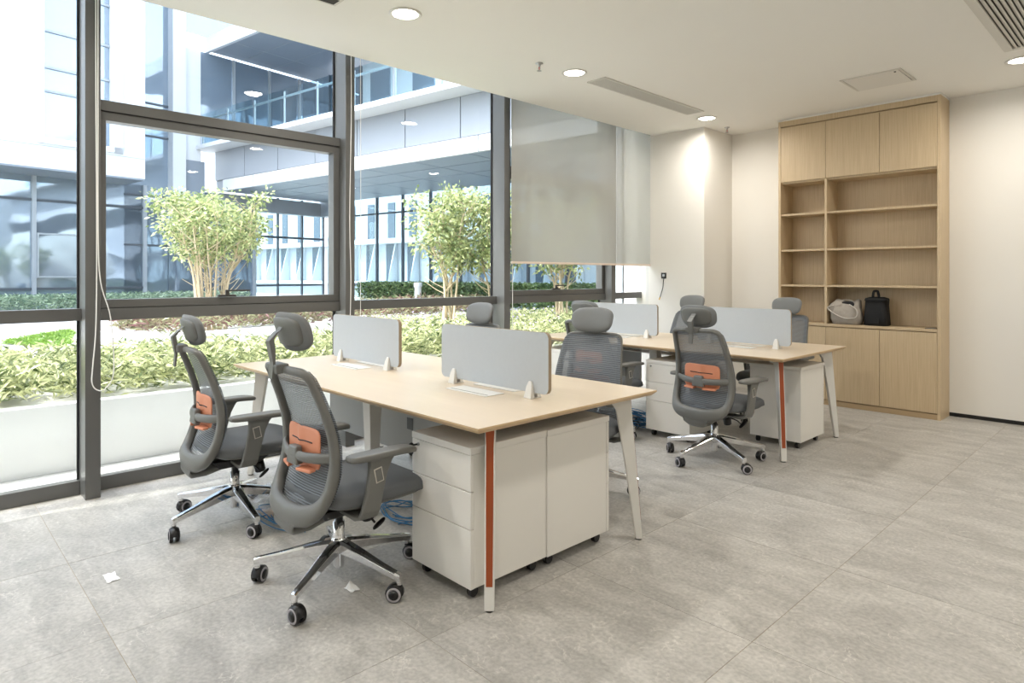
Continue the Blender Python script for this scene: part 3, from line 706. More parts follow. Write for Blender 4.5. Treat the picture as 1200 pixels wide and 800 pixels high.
def make_chair(label):
    t = empty('office_chair', (0,0,0), 0, label, 'chair', 'grey mesh office chairs')
    # base legs with casters
    leg = MB()
    secs = []
    for r,z,wd,ht in ((0.012,0.172,0.030,0.032),(0.06,0.166,0.028,0.030),(0.15,0.148,0.023,0.025),(0.25,0.126,0.0185,0.019),(0.335,0.110,0.0165,0.017),(0.360,0.104,0.0145,0.0155)):
        secs.append([(r,-wd*0.55,z+ht*0.5),(r,wd*0.55,z+ht*0.5),(r,wd,z+ht*0.1),(r,wd*0.8,z-ht*1.25),(r,-wd*0.8,z-ht*1.25),(r,-wd,z+ht*0.1)])
    leg.loft(secs, sm=False); leg.lathe([(0.0125,0.070),(0.0125,0.100)],14,c=(0.348,0,0))
    leg_me = leg.mesh('base_leg','chrome')
    cm = MB()
    for s in (-1,1):
        cm.lathe([(0.0315,s*0.006),(0.034,s*0.009),(0.034,s*0.020),(0.032,s*0.0225)],24,c=(0,0,0.034),ax='y',mi=0)
        cm.lathe([(0.030,s*0.0222),(0.030,s*0.0232),(0.021,s*0.0236),(0.021,s*0.0225)],24,c=(0,0,0.034),ax='y',mi=1)
        cm.lathe([(0.0205,s*0.022),(0.0195,s*0.0262),(0.001,s*0.0268)],20,c=(0,0,0.034),ax='y',mi=0)
    hood = []
    for k in range(9):
        a = math.radians(-5+185*k/8); hood.append([(0.037*math.cos(a),-0.017,0.034+0.037*math.sin(a)),(0.037*math.cos(a),0.017,0.034+0.037*math.sin(a)),(0.026*math.cos(a),0.017,0.034+0.026*math.sin(a)),(0.026*math.cos(a),-0.017,0.034+0.026*math.sin(a))])
    cm.loft(hood); cm.lathe([(0.0115,0.05),(0.0125,0.078)],14,c=(0.018,0,0)); cm.lathe([(0.007,-0.02),(0.007,0.02)],10,c=(0,0,0.034),ax='y')
    cas_me = cm.mesh('caster',['black_plastic','wheel_ring'])
    for k in range(5):
        l = link('base_leg', leg_me, t, rot=(0,0,2*PI*k/5), bevel=0.002)
        ca = link('caster', cas_me, l, loc=(0.348,0,0), rot=(0,0,(0.5,2.3,-0.9,1.3,-2.0)[k]))
        ca.location = (0.348-0.018*math.cos(ca.rotation_euler.z),-0.018*math.sin(ca.rotation_euler.z),0)
    MB().lathe([(0.012,0.060),(0.022,0.062),(0.024,0.072),(0.025,0.150),(0.034,0.158),(0.034,0.186),(0.026,0.192),(0.0255,0.195),(0.0255,0.262),(0.019,0.264),(0.019,0.33)],28).build('gas_column','chrome',t)
    # mechanism, levers, knob
    mb = MB().hexa([(-0.07,-0.10,0.300),(0.07,-0.10,0.300),(0.07,0.12,0.305),(-0.07,0.12,0.305)],[(-0.11,-0.14,0.352),(0.11,-0.14,0.352),(0.11,0.16,0.352),(-0.11,0.16,0.352)])
    mb.build('tilt_mechanism','black_plastic',t,bevel=0.008)
    MB().lathe([(0.026,0),(0.029,0.004),(0.029,0.055),(0.022,0.058)],20,ax='z').build('tension_knob','black_plastic',t,loc=(0.03,0.13,0.245),rot=(0.25,0,0))
    MB().tube(catmull([(0.06,0.05,0.318),(0.13,0.07,0.300),(0.15,0.08,0.285),(0.16,0.085,0.275)],4),0.005,8).build('tilt_lever','black_plastic',t)
    MB().pillow(0.07,0.026,0.006,e=2.6).build('lever_paddle','black_plastic',t,loc=(0.168,0.10,0.270),rot=(0.5,-0.75,0.9))
    # seat
    def seatmap(x,y,z):
        q = (y+0.01)
        z += 0.030*max(0,(abs(x)/0.24))**2.5*(1 if z>0 else 0.3)*0.35
        if q > 0.12: z -= 0.9*(q-0.12)**2
        if q < -0.16: z += 0.6*(q+0.16)**2
        return (x*(1+0.05*math.cos((y+0.02)*6)), y+0.092, z+0.402)
    MB().pillow(0.49,0.55,0.062,e=4.2,p=3.0,nr=9,na=56,tb=0.022).map(seatmap).build('seat','seat_fabric',t)
    def shellmap(x,y,z):
        X,Y,Z = seatmap(x,y,0); return (X,Y,Z+z-0.012)
    MB().pillow(0.470,0.475,0.010,e=4.2,p=3.0,nr=6,na=48,tb=0.020).map(shellmap).build('seat_shell','chair_plastic',t)
    # back frame: closed loop of oval section
    half = HALF; loop = [(x,z) for x,z in half]+[(-x,z) for x,z in half[-2:0:-1]]
    P3 = [(x, prof_y(z)+bend(x), z) for x,z in loop]
    path = catmull(P3, 5, True); C0 = Vector((0,0,0.64)); rr = []
    vs = []; n = 12; k = len(path)
    fr = MB()
    for i,p in enumerate(path):
        tan = (path[(i+1)%k]-path[i-1]).normalized(); yv = Vector((0,1,0)); yv = (yv-tan*yv.dot(tan)).normalized(); out = tan.cross(yv)
        if out.dot(p-C0) < 0: out = -out
        z = p.z; a = 0.0155+0.008*max(0,(0.85-z))/0.4+0.020*max(0,(0.44-z)/0.1); b = 0.017+0.007*max(0,(0.8-z)/0.35)
        cen = p - out*(a*0.6)
        for j in range(n):
            th = 2*PI*j/n; c, s_ = math.cos(th), math.sin(th)
            c = math.copysign(abs(c)**0.75,c); s_ = math.copysign(abs(s_)**0.75,s_)
            vs.append(cen+out*a*c+yv*b*s_)
    fr.add(vs,[(i*n+j,i*n+(j+1)%n,((i+1)%k)*n+(j+1)%n,((i+1)%k)*n+j) for i in range(k) for j in range(n)],0,True)
    fr.build('backrest_frame','chair_plastic',t)
    # mesh panel
    rows = 24; cols = 14; vs = []; 
    for i in range(rows+1):
        z = 0.345+(0.957-0.345)*i/rows; w = max(wide(z)+0.006,0.03)
        for j in range(cols+1):
            x = -w+2*w*j/cols; vs.append((x, prof_y(z)+bend(x)+0.023+0.010*(1-(x/w)**2)*math.sin(PI*i/rows), z))
    fs = [(i*(cols+1)+j,i*(cols+1)+j+1,(i+1)*(cols+1)+j+1,(i+1)*(cols+1)+j) for i in range(rows) for j in range(cols)]
    MB().add(vs,fs,0,True).build('backrest_mesh','chair_mesh',t)
    # cross bar
    pts = []; rs = []
    for i in range(17):
        x = -0.212+0.424*i/16; u = x/0.212
        pts.append((x, prof_y(0.6)+bend(x)-0.042*(1-u*u)**0.7, 0.605-0.012*(1-u*u))); rs.append((0.022,0.009+0.005*(1-u*u)))
    cb = MB().tube(pts,rs,12).build('lumbar_bar','chair_plastic',t)
    MB().hexa([(-0.05,prof_y(0.6)-0.058,0.555),(0.05,prof_y(0.6)-0.058,0.555),(0.045,prof_y(0.6)-0.02,0.56),(-0.045,prof_y(0.6)-0.02,0.56)],
              [(-0.035,prof_y(0.6)-0.052,0.632),(0.035,prof_y(0.6)-0.052,0.632),(0.03,prof_y(0.6)-0.02,0.632),(-0.03,prof_y(0.6)-0.02,0.632)]).build('bar_clip','chair_plastic',cb,bevel=0.008)
    # orange lumbar pad and its adjusting tabs
    yl = prof_y(0.62)
    m = MB().pillow(0.285,0.170,0.006,e=8,p=5).map(lambda x,y,z: (x, yl-0.006-z*0.8+0.45*x*x-0.010*math.exp(-((x/0.02)**2)), y+0.625))
    lp = m.build('lumbar_pad','orange_pad',t)
    MB().tube([(x, yl-0.0115+0.45*x*x-0.010*math.exp(-((x/0.02)**2)), 0.650) for x in [-0.09+0.01*q for q in range(19)]],[(0.0028,0.0025)]*19,6).build('pad_slot','cable_black',lp)
    for s in (-1,1):
        q = MB().hexa([(s*0.035,yl-0.055,0.535),(s*0.125,yl-0.035,0.535),(s*0.125,yl-0.008,0.540),(s*0.035,yl-0.012,0.540)],[(s*0.035,yl-0.055,0.549),(s*0.125,yl-0.035,0.549),(s*0.125,yl-0.008,0.552),(s*0.035,yl-0.012,0.552)])
        q.build('lumbar_tab','orange_pad',lp,bevel=0.004)
    # lower shell joining the back to the mechanism
    secs = []
    for y,z,w,h in ((-0.250,0.345,0.105,0.012),(-0.252,0.320,0.095,0.024),(-0.235,0.300,0.075,0.024),(-0.165,0.300,0.080,0.022),(-0.10,0.312,0.070,0.022),(-0.03,0.325,0.065,0.02)):
        secs.append([(w*math.copysign(abs(math.cos(a))**0.7,math.cos(a)), y, z+h*math.copysign(abs(math.sin(a))**0.7,math.sin(a))) for a in [2*PI*j/16 for j in range(16)]])
    MB().loft(secs).build('back_bracket','chair_plastic',t)
    # armrests
    for s in (-1,1):
        secs = []
        for x,y,z,hw,ht in ((0.12,-0.02,0.350,0.040,0.008),(0.235,-0.02,0.348,0.040,0.010),(0.272,-0.018,0.358,0.040,0.012),(0.283,-0.012,0.385,0.042,0.012),(0.284,0.004,0.45,0.040,0.012),(0.282,0.022,0.53,0.043,0.013),(0.280,0.034,0.575,0.052,0.016),(0.280,0.040,0.600,0.062,0.022)):
            hz = x < 0.26
            if hz: secs.append([(s*x,y-hw,z-ht),(s*x,y+hw,z-ht),(s*x,y+hw,z+ht),(s*x,y-hw,z+ht)])
            else:
                e = 0.35 if x < 0.275 else 0
                secs.append([(s*(x+ht),y-hw,z-ht*e),(s*(x+ht),y+hw,z-ht*e),(s*(x-ht),y+hw,z+ht*e),(s*(x-ht),y-hw,z+ht*e)])
        ar = MB().loft(secs,sm=False).build('armrest','chair_plastic',t,bevel=0.006)
        MB().pillow(0.084,0.320,0.014,e=4.5,p=5,tb=0.015).map(lambda x,y,z: (x+s*0.280+0.0*y, y+0.045, z+0.607-(0.9*max(0,y-0.06)**2)*1.0)).build('arm_pad','chair_plastic',ar)
        q = MB().box(-0.0012,0.0012,-0.019,0.019,-0.030,0.030).build('height_button','button_trim',ar,loc=(s*0.2960,0.020,0.525),rot=(0.2,0,0),bevel=0.001)
        MB().box(-0.0014,0.0014,-0.0145,0.0145,-0.0255,0.0255).build('height_button_face','chair_plastic',ar,loc=(s*0.2968,0.020,0.525),rot=(0.2,0,0))
    # headrest
    def hr(x,y,z):
        return (x*(1+0.06*y/0.08), -0.235-z*1.0+1.6*x*x-0.28*(y+0.01)+ (3.2*max(0,y-0.02)**2), y+1.052)
    head = []
    hp = MB().pillow(0.285,0.162,0.014,e=3.0,p=2.4,nr=8,na=48,tb=0.046).map(hr).build('headrest','head_fabric',t); head.append(hp)
    hs_ = MB().pillow(0.235,0.122,0.012,e=3.6,p=5,nr=6,na=44,tb=0.004).map(lambda x,y,z: (lambda q:(q[0],q[1]-0.008,q[2]))(hr(x,y,z))).build('headrest_shell','chair_plastic',hp)
    yb = prof_y(0.97)
    st = MB().loft([[(-w,y-d_,z),(w,y-d_,z),(w,y+d_,z+dz),(-w,y+d_,z+dz)] for w,y,z,d_,dz in ((0.016,yb-0.040,0.865,0.004,0),(0.017,yb-0.034,0.93,0.005,0),(0.019,yb-0.040,0.985,0.010,0),(0.019,yb-0.046,1.02,0.010,0.004),(0.018,yb-0.018,1.052,0.007,0.008),(0.018,yb-0.002,1.062,0.003,0.014))],sm=False).build('headrest_stem','chair_plastic',t,bevel=0.003); head.append(st)
    MB().hexa([(-0.042,yb-0.036,0.938),(0.042,yb-0.036,0.938),(0.05,yb+0.014,0.945),(-0.05,yb+0.014,0.945)],[(-0.046,yb-0.040,0.978),(0.046,yb-0.040,0.978),(0.054,yb+0.012,0.982),(-0.054,yb+0.012,0.982)]).build('headrest_clamp','chair_plastic',t,bevel=0.006)
    return t

chair0 = make_chair('x')
def place_chair(o, x, y, rz, base, label, head=0.0, head_y=0.0):
    o.location = (x,y,0); o.rotation_euler = (0,0,math.radians(rz)); o['label'] = label
    k = 0
    for c in o.children:
        n = c.name.split('.')[0]
        if n == 'base_leg': c.rotation_euler = (0,0,math.radians(base-rz+72*k)); k += 1
        if n in ('headrest','headrest_stem') and head: c.location.z += head
specs = [(-3.61,1.33,-3,357,'grey mesh office chair nearest the window, seen from the side beside a hanging cord',0.0),
 (-2.56,1.39,0,15,'nearest grey mesh office chair with raised headrest, beside the keyed white pedestal',0.055),
 (-2.35,4.28,-3,44,'grey mesh office chair seen from behind with full orange lumbar pad at the farther desk',0.0),
 (-3.70,2.99,182,10,'grey office chair across the nearest desk, only its headrest above the large screen',0.0),
 (-2.575,3.03,196,35,'grey mesh office chair facing the camera behind the right end of the nearest desk',0.0),
 (-3.43,4.32,0,0,'grey office chair mostly hidden behind the camera-facing chair, at the farther desk',0.0),
 (-3.57,5.83,180,15,'grey office chair on the far side of the farther desk before the white column',0.0),
 (-2.60,5.86,176,30,'grey office chair on the far side of the farther desk before the shelf unit',0.0)]
bpy.context.view_layer.update()
chairs = [chair0]+[copy_tree(chair0) for _ in specs[1:]]
for o,(x,y,rz,b,l,h) in zip(chairs,specs): place_chair(o,x,y,rz,b,l,h)

# ------------------------------------------------------------ things on the floor
def cables(cx, cy, rx, ry, n, label, colr='cable_blue', zmax=0.05):
    m = MB()
    for k in range(n):
        a0 = random.uniform(0,2*PI); pts = []
        for q in range(9):
            a = a0+q*0.85; r = random.uniform(0.35,1.0)
            pts.append((rx*r*math.cos(a), ry*r*math.sin(a), random.uniform(0.005,zmax)))
        m.tube(catmull(pts,5),0.0032,5,mi=0)
    o = m.build('cable_pile',colr,None,loc=(cx,cy,0)); return tag(o,label,'cable')
cables(-3.42,4.80,0.32,0.24,16,'heap of blue network cables on the floor under the farther desk',zmax=0.10)
cables(-3.00,2.06,0.26,0.16,5,'loose blue cables on the floor beside the keyed pedestal',zmax=0.02)
cables(-3.42,1.52,0.28,0.12,4,'loose blue cables on the floor between the two near chairs',zmax=0.015)
t = empty('power_strip',(-3.34,4.72,0.06),0.6,'dark power strip lying in the heap of blue cables','power strip')
MB().box(-0.10,0.10,-0.025,0.025,0,0.03).build('strip_body','handle_dark',t,bevel=0.004)
def crumple(w, d, h, n, m, label, name, cat, loc, seed):
    r = random.Random(seed); vs = []; 
    for i in range(n+1):
        for j in range(n+1):
            u, v = i/n*2-1, j/n*2-1; e = max(0,1-(u*u+v*v)*0.8)
            vs.append((u*w/2+r.uniform(-1,1)*w/n*0.35, v*d/2+r.uniform(-1,1)*d/n*0.35, 0.003+h*e*r.uniform(0.1,1)))
    fs = [(i*(n+1)+j,i*(n+1)+j+1,(i+1)*(n+1)+j+1,(i+1)*(n+1)+j) for i in range(n) for j in range(n)]
    o = MB().add(vs,fs).build(name,m,None,loc=loc); return tag(o,label,cat)
crumple(0.45,0.36,0.10,9,'plastic_film','crumpled clear plastic bag on the floor under the window-side chair','plastic_bag','bag',(-3.75,1.56,0),3)
crumple(0.14,0.10,0.03,5,'rail_pink','pink scrap of wrapping on the floor under the window-side chair','wrapping_scrap','litter',(-3.55,1.50,0),5)
crumple(0.06,0.04,0.05,4,'paper','small white crumpled paper scrap on the floor under the nearest chair','paper_scrap','litter',(-2.449,1.39,0),9)
crumple(0.10,0.05,0.004,4,'paper','flat white flake of paper on the floor near the window','paper_flake','litter',(-3.275,0.67,0),11)

# ------------------------------------------------------------ outdoors
GZ = 0.42
o = bx('terrace', 'pavement', None, -40,-5.42,-25,40,-0.3,GZ); o['kind'] = 'structure'
o = bx('light_well_floor','pavement',None,-5.42,-4.72,-25,40,-0.3,-0.02); o['kind'] = 'structure'
t = empty('planter_wall',(-5.38,4,0),0,'low white planter wall running along outside the windows','wall')
bx('wall_face','planter_wall',t,-0.05,0.03,-16,14,-0.02,0.45,0.004)
# own building above the windows (slab edge) and its far return
o = bx('wall_left_spandrel','white_cladding',None,-4.80,-4.68,-4.5,7.5,3.40,3.9); o['kind'] = 'structure'
t = empty('pale_pillar',(-5.5,7.45,0),0,'pale concrete pillar outside the corner window','pillar')
bx('pillar_shaft','white_cladding',t,-0.22,0.22,-0.25,0.25,0.42,4.5,0.01)

def leaves(name, mt, pts, dirs, L, W, parent=None, label=None, cat=None, loc=(0,0,0), droop=0.0):
    n = len(pts); pts = np.asarray(pts)-np.asarray(loc); d = np.asarray(dirs); d = d/np.linalg.norm(d,axis=1,keepdims=True)
    r = rng.normal(size=(n,3)); s = np.cross(d,r); s /= np.linalg.norm(s,axis=1,keepdims=True); nn = np.cross(s,d)
    L = (L*rng.uniform(0.6,1.2,n))[:,None]; W = (W*rng.uniform(0.7,1.2,n))[:,None]
    a = pts; b = pts+d*L*0.45+s*W*0.5+nn*W*0.15; c = pts+d*L-np.array([0,0,1])*droop*L; e = pts+d*L*0.45-s*W*0.5+nn*W*0.15
    v = np.stack([a,b,c,e],1).reshape(-1,3)
    me = bpy.data.meshes.new(name); me.vertices.add(4*n); me.vertices.foreach_set('co', v.ravel().astype(np.float32))
    me.loops.add(6*n); me.polygons.add(2*n)
    base = (np.arange(n)*4)[:,None]; li = (base+np.array([[0,1,2,0,2,3]])).ravel()
    me.loops.foreach_set('vertex_index', li.astype(np.int32)); me.polygons.foreach_set('loop_start', (np.arange(2*n)*3).astype(np.int32))
    try: me.polygons.foreach_set('loop_total', np.full(2*n,3,dtype=np.int32))
    except Exception: pass
    me.update(calc_edges=True); me.validate(); me.materials.append(M[mt])
    o = link(name, me, parent, loc=None if parent else loc)
    if label: tag(o,label,cat)
    o['kind'] = 'stuff'; return o
def shrub_bed(name, mt, n, x0, x1, y0, y1, z0, h, L, W, label, flat=0.0, cat='shrubs', edge=None, origin=None):
    # stems every few cm, leaves up each stem
    k = n//14; X = rng.uniform(x0,x1,k); Y = rng.uniform(y0,y1,k)
    if edge is not None: keep = edge(X,Y); X, Y = X[keep], Y[keep]; k = len(X)
    H = h*rng.uniform(0.55,1.1,k); pts = []; dirs = []
    for q in range(14):
        u = rng.uniform(0.15,1,k); a = rng.uniform(0,2*PI,k)
        pts.append(np.stack([X+rng.normal(0,0.03,k),Y+rng.normal(0,0.03,k),z0+H*u],1))
        dirs.append(np.stack([np.cos(a),np.sin(a),rng.uniform(0.1,1.3,k)-flat],1))
    pts = np.concatenate(pts); dirs = np.concatenate(dirs)
    return leaves(name, mt, pts, dirs, L, W, None, label, cat, loc=((x0+x1)/2,(y0+y1)/2,z0), droop=0.15)
shrub_bed('shrub_bed','leaf_bright',60000,-7.0,-5.45,-3.5,9.5,GZ,0.30,0.115,0.020,'dense bright yellow-green leafy planting right behind the white planter wall')
shrub_bed('shrub_bed','leaf_bright',50000,-9.6,-7.0,4.2,12.5,GZ,0.22,0.08,0.022,'broad pale green planting around the tree stems beyond the farther windows', edge=lambda X,Y: (Y > 5.2-(X+9.6)*0.4)&(X > -9.2-(Y-2.42)*0.196*0.9))
# flowers
k = 500; P = np.stack([rng.uniform(-9,-5.6,k),rng.uniform(4.5,10,k),GZ+rng.uniform(0.24,0.33,k)],1)
leaves('blossoms','petal',P,rng.normal(size=(k,3)),0.03,0.025,None,'scattered pale violet blossoms over the planting beyond the farther windows','flowers',loc=(-7.5,7,GZ))
# second bed with white kerb, reddish shrubs
t = empty('white_kerb',(-9.35,2.42,GZ),0,'low white kerb around the reddish shrub bed','kerb')
MB().hexa([(0,0,0),(-1.75,9.0,0),(-1.90,9.0,0),(-0.15,0.12,0)],[(0,0,0.13),(-1.75,9.0,0.13),(-1.90,9.0,0.13),(-0.15,0.12,0.13)]).build('kerb_side','planter_wall',t)
MB().hexa([(0,0,0),(-0.15,0.12,0),(-1.5,-0.38,0),(-1.5,-0.54,0)],[(0,0,0.13),(-0.15,0.12,0.13),(-1.5,-0.38,0.13),(-1.5,-0.54,0.13)]).build('kerb_side','planter_wall',t)
shrub_bed('red_shrubs','leaf_red',30000,-13.0,-9.4,1.0,11.3,GZ+0.08,0.32,0.17,0.028,'low reddish and green shrubs behind the white kerb',edge=lambda X,Y: (X < -9.55-(Y-2.42)*0.196)&(Y > np.where(X > -10.8, 2.62+(X+9.5)*0.36, 2.15+(-10.8-X)*0.9))&(X > -11.6-(Y-2.42)*0.196))
t = empty('garden_ledge',(-13.2,6,GZ),math.radians(8),'low white wall behind the reddish shrubs','wall')
bx('wall_face','planter_wall',t,-0.1,0.1,-4,8,0,0.28,0.004)
shrub_bed('lawn','grass',40000,-12.4,-9.8,0.9,2.2,GZ,0.06,0.07,0.012,'small wedge of green lawn beside the white paving',cat='grass',edge=lambda X,Y: (Y > 0.98+(-10.8-X)*0.62)&(Y < 1.55+(-10.0-X)*0.17)&(Y > 0.98+(X+10.8)*0.5))
P0 = Vector((-17.3,7.07,0)); TH = math.radians(9); ex = Vector((math.cos(TH),math.sin(TH),0)); ey = Vector((-math.sin(TH),math.cos(TH),0))
def E(s,t_,z=0): return P0+ex*s+ey*t_+Vector((0,0,z))
def rot_bed(name, mt, n, s0,s1,t0,t1,z0,h,L,W,label,cat='shrubs'):
    k = n; S_ = rng.uniform(s0,s1,k); T_ = rng.uniform(t0,t1,k); a = rng.uniform(0,2*PI,k)
    X = P0.x+ex.x*S_+ey.x*T_; Y = P0.y+ex.y*S_+ey.y*T_
    pts = np.stack([X,Y,z0+h*rng.uniform(0.05,1,k)**0.6],1); dirs = np.stack([np.cos(a),np.sin(a),rng.uniform(-0.2,1,k)],1)
    c = E((s0+s1)/2,(t0+t1)/2); leaves(name, mt, pts, dirs, L, W, None, label, cat, loc=(c.x,c.y,z0))
rot_bed('hedge','leaf_blue',22000,-0.9,0.5,-13,-0.5,GZ,0.50,0.10,0.035,'low bluish ground cover along the foot of the opposite glazed front')
rot_bed('hedge','leaf_dark',26000,1.0,11,2.4,3.2,GZ,0.72,0.10,0.045,'clipped dark green hedge under the footbridge','hedge')
rot_bed('hedge','leaf_dark',16000,7.5,17,1.6,4.4,GZ,0.62,0.10,0.045,'clipped green hedge beyond the farther windows','hedge')

# trees
def tree(x, y, height, spread, nst, label, seed, crown0=0.45, nl=5200, br=0.10):
    r = random.Random(seed)
    t = empty('multi_stem_tree',(x,y,GZ),0,label,'tree',None)
    tips = []
    for k in range(nst):
        a = 2*PI*k/nst+r.uniform(-0.3,0.3); rad = spread*r.uniform(0.35,1.0)
        hh = height*r.uniform(0.72,0.98)
        b = Vector((br*r.uniform(0.5,1.1)*math.cos(a),br*math.sin(a),0)); tip = Vector((rad*math.cos(a),rad*math.sin(a),hh))
        mid = b.lerp(tip,0.45)+Vector((r.uniform(-.08,.08)-0.12*math.cos(a),r.uniform(-.08,.08)-0.12*math.sin(a),0))
        path = catmull([b,mid,b.lerp(tip,0.75)+Vector((r.uniform(-.06,.06),r.uniform(-.06,.06),0)),tip],5); n = len(path)
        m = MB().tube(path,[0.022*(1-0.75*i/n) for i in range(n)],6)
        for q in range(4,n,1):
            if r.random() < 0.85:
                s0 = path[q]; bb = r.uniform(0,2*PI); l = height*r.uniform(0.10,0.20)
                e = s0+Vector((math.cos(bb)*l,math.sin(bb)*l,l*r.uniform(0.5,1.2)))
                e.z = min(e.z,height)
                mm = s0.lerp(e,0.5)+Vector((r.uniform(-.03,.03),r.uniform(-.03,.03),-0.02))
                m.tube([s0,mm,e],[0.008,0.006,0.003],5)
                if e.z > height*crown0: tips += [e,mm.lerp(e,0.6)]
        tips.append(path[-1]); tips.append(path[-3])
        m.build('stem','bark',t)
    T = np.array([list(p) for p in tips]); idx = rng.integers(0,len(T),nl)
    pts = T[idx]+rng.normal(0,1,(nl,3))*np.array([0.075,0.075,0.06])*height/2.5
    d = pts-T[idx]; d /= np.linalg.norm(d,axis=1,keepdims=True)+1e-6; d[:,2] += 0.25
    leaves('foliage','leaf_tree',pts,d,0.085,0.042,t,droop=0.25)
    return t
tree(-11.2,3.75,2.22,0.86,17,'bushy multi-stem tree with yellow-green leaves seen through the second window',21,0.56,6200,0.24)
tree(-7.9,6.15,2.15,0.48,8,'slender multi-stem tree seen through the third window',5,0.50,3600)
tree(-7.45,6.75,2.1,0.42,6,'multi-stem tree at the right edge of the third window, partly behind the post',9,0.5,2600)
tree(-7.2,8.0,2.1,0.5,6,'multi-stem tree behind the translucent blind',13,0.5,2600)
# small white bollards
for s_,t_,l in ((-0.2,-4.0,'small white bollard in the ground cover before the opposite glazed front'),(4.0,2.0,'small white bollard before the clipped hedge')):
    p = E(s_,t_,GZ); b = MB().lathe([(0.09,0),(0.09,0.62),(0.11,0.63),(0.11,0.72),(0.10,0.74)],16).build('bollard','white_cladding',None,loc=p); tag(b,l,'bollard')

# opposite building: overhanging white block on glazed ground floor
bl = empty('opposite_building', P0, TH, 'white office block overhanging a glazed ground floor across the courtyard', 'building')
def G(name,m,s0,s1,t0,t1,z0,z1,bev=0,par=None):
    par = par or bl
    if par is not bl:
        c = par.location; s0-=c.x;s1-=c.x;t0-=c.y;t1-=c.y;z0-=c.z;z1-=c.z
    return bx(name,m,par,s0,s1,t0,t1,z0,z1,bev)
# block: wall with a window opening t -4.56..-3.3, z 4.5..9
G('block_wall','white_cladding',-1.75,-1.35,-30,-4.56,3.8,12.5)
G('block_wall','white_cladding',-1.75,-1.35,-3.12,-2.40,3.8,12.5)
G('block_wall','white_cladding',-1.75,-1.35,-4.56,-3.12,3.8,4.50)
G('block_wall','white_cladding',-6,-1.75,-2.80,-2.40,3.8,12.5)
G('block_soffit','soffit_panel',-6,-1.36,-30,-2.41,3.76,3.82)
w = G('block_window','facade_glass',-1.66,-1.62,-4.56,-3.12,4.5,12.5)
for z in (5.6,6.15,7.0,8.0,9.0): G('window_rail','light_mullion',-1.62,-1.58,-4.56,-3.12,z,z+0.05,0,w)
G('reveal_frame','white_cladding',-1.36,-1.31,-3.12,-2.93,4.36,12.5); G('reveal_frame','white_cladding',-1.36,-1.31,-4.70,-2.93,4.36,4.50)
for t0 in (-20,-17,-14,-11,-8,-5.9): G('cladding_joint','panel_joint',-1.351,-1.345,t0,t0+0.012,3.8,12.5)
G('cladding_joint','panel_joint',-1.351,-1.345,-30,-2.4,4.30,4.31)
# ground floor glazing
def glaz(s, ts, zs, z0, z1, gm='facade_glass', mm='light_mullion'):
    for a,b in zip(ts,ts[1:]):
        p = G('glass_panel',gm,s-0.03,s,a,b,z0,z1)
        G('mullion',mm,s,s+0.08,b-0.045,b+0.045,z0,z1,0,p)
        for z in zs: G('rail','dark_mullion',s,s+0.05,a,b-0.045,z,z+0.06,0,p)
glaz(-2.6,[-12,-9.7,-7.3,-5.9,-4.42,-3.2,-1.9],(0.99,3.15),GZ,3.8)
sw = G('awning_window','facade_glass_dark',-2.56,-2.53,-4.33,-3.46,1.33,2.34)
for a in ((-4.37,-4.33,1.29,2.38),(-3.46,-3.42,1.29,2.38),(-4.33,-3.46,1.29,1.33),(-4.33,-3.46,2.34,2.38)): G('awning_frame','light_mullion',-2.55,-2.50,a[0],a[1],a[2],a[3],0,sw)
# recess with tall glazed strip, white column, white panel
for z0_,z1_ in ((GZ,2.2),(2.2,3.55),(3.55,5.2),(5.2,6.1),(6.1,9),(9,12.5)):
    q = G('glass_panel','facade_glass',-2.63,-2.60,-2.40,-1.27,z0_,z1_-0.05); G('rail','dark_mullion',-2.62,-2.57,-2.40,-1.27,z1_-0.05,z1_,0,q)
G('white_column','white_cladding',-2.60,-2.30,-1.27,-0.91,2.6,12.5)
G('white_panel','white_cladding',-2.60,-2.45,-0.91,-0.42,4.65,7.85)
G('grey_panel','soffit_panel',-2.60,-2.45,-0.91,-0.30,2.8,4.65)
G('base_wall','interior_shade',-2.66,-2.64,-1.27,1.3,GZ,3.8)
glaz(-2.55,[-1.27,0.1,1.3],(2.6,),GZ,3.76,'facade_glass_dark')
for a,b in zip([-0.42,0.7,1.9,3.0],[0.7,1.9,3.0,4.2]):
    G('glass_panel','facade_glass',-2.63,-2.60,a,b-0.08,5.1,7.9); G('mullion','light_mullion',-2.62,-2.55,b-0.08,b,5.1,7.9)
G('glass_panel','facade_glass',-2.63,-2.60,-0.91,3.0,8.35,12.5)
for z in (9.6,11.0): G('rail','light_mullion',-2.60,-2.55,-0.91,3.0,z,z+0.06)
bpy.context.view_layer.update()

# bridge wing with panelled fascia, glass balustrade and soffits
br = empty('bridge_wing', P0, TH, 'elevated bridge wing with panelled fascia, glass balustrade and grey soffit', 'building')
def Bp(name,m,s0,s1,t0,t1,z0,z1,bev=0,par=None):
    par = par or br
    if par is not br:
        c = par.location; s0-=c.x;s1-=c.x;t0-=c.y;t1-=c.y;z0-=c.z;z1-=c.z
    return bx(name,m,par,s0,s1,t0,t1,z0,z1,bev)
Bp('bridge_slab','soffit_panel',-2.45,26,0.08,4.0,3.87,5.0)
s0 = -2.45; k = 0
while s0 < 25:
    s1 = s0+1.62
    Bp('fascia_panel','fascia_panel',s0+0.012,s1-0.012,0.0,0.06,4.14,4.98,0.006)
    Bp('fascia_strip','white_cladding',s0+0.012+0.5,s1-0.012+0.5,-0.03,0.06,3.80,4.12,0.004)
    s0 = s1
Bp('fascia_backing','panel_joint',-2.45,25,0.055,0.085,3.81,5.0)
s0 = -2.4
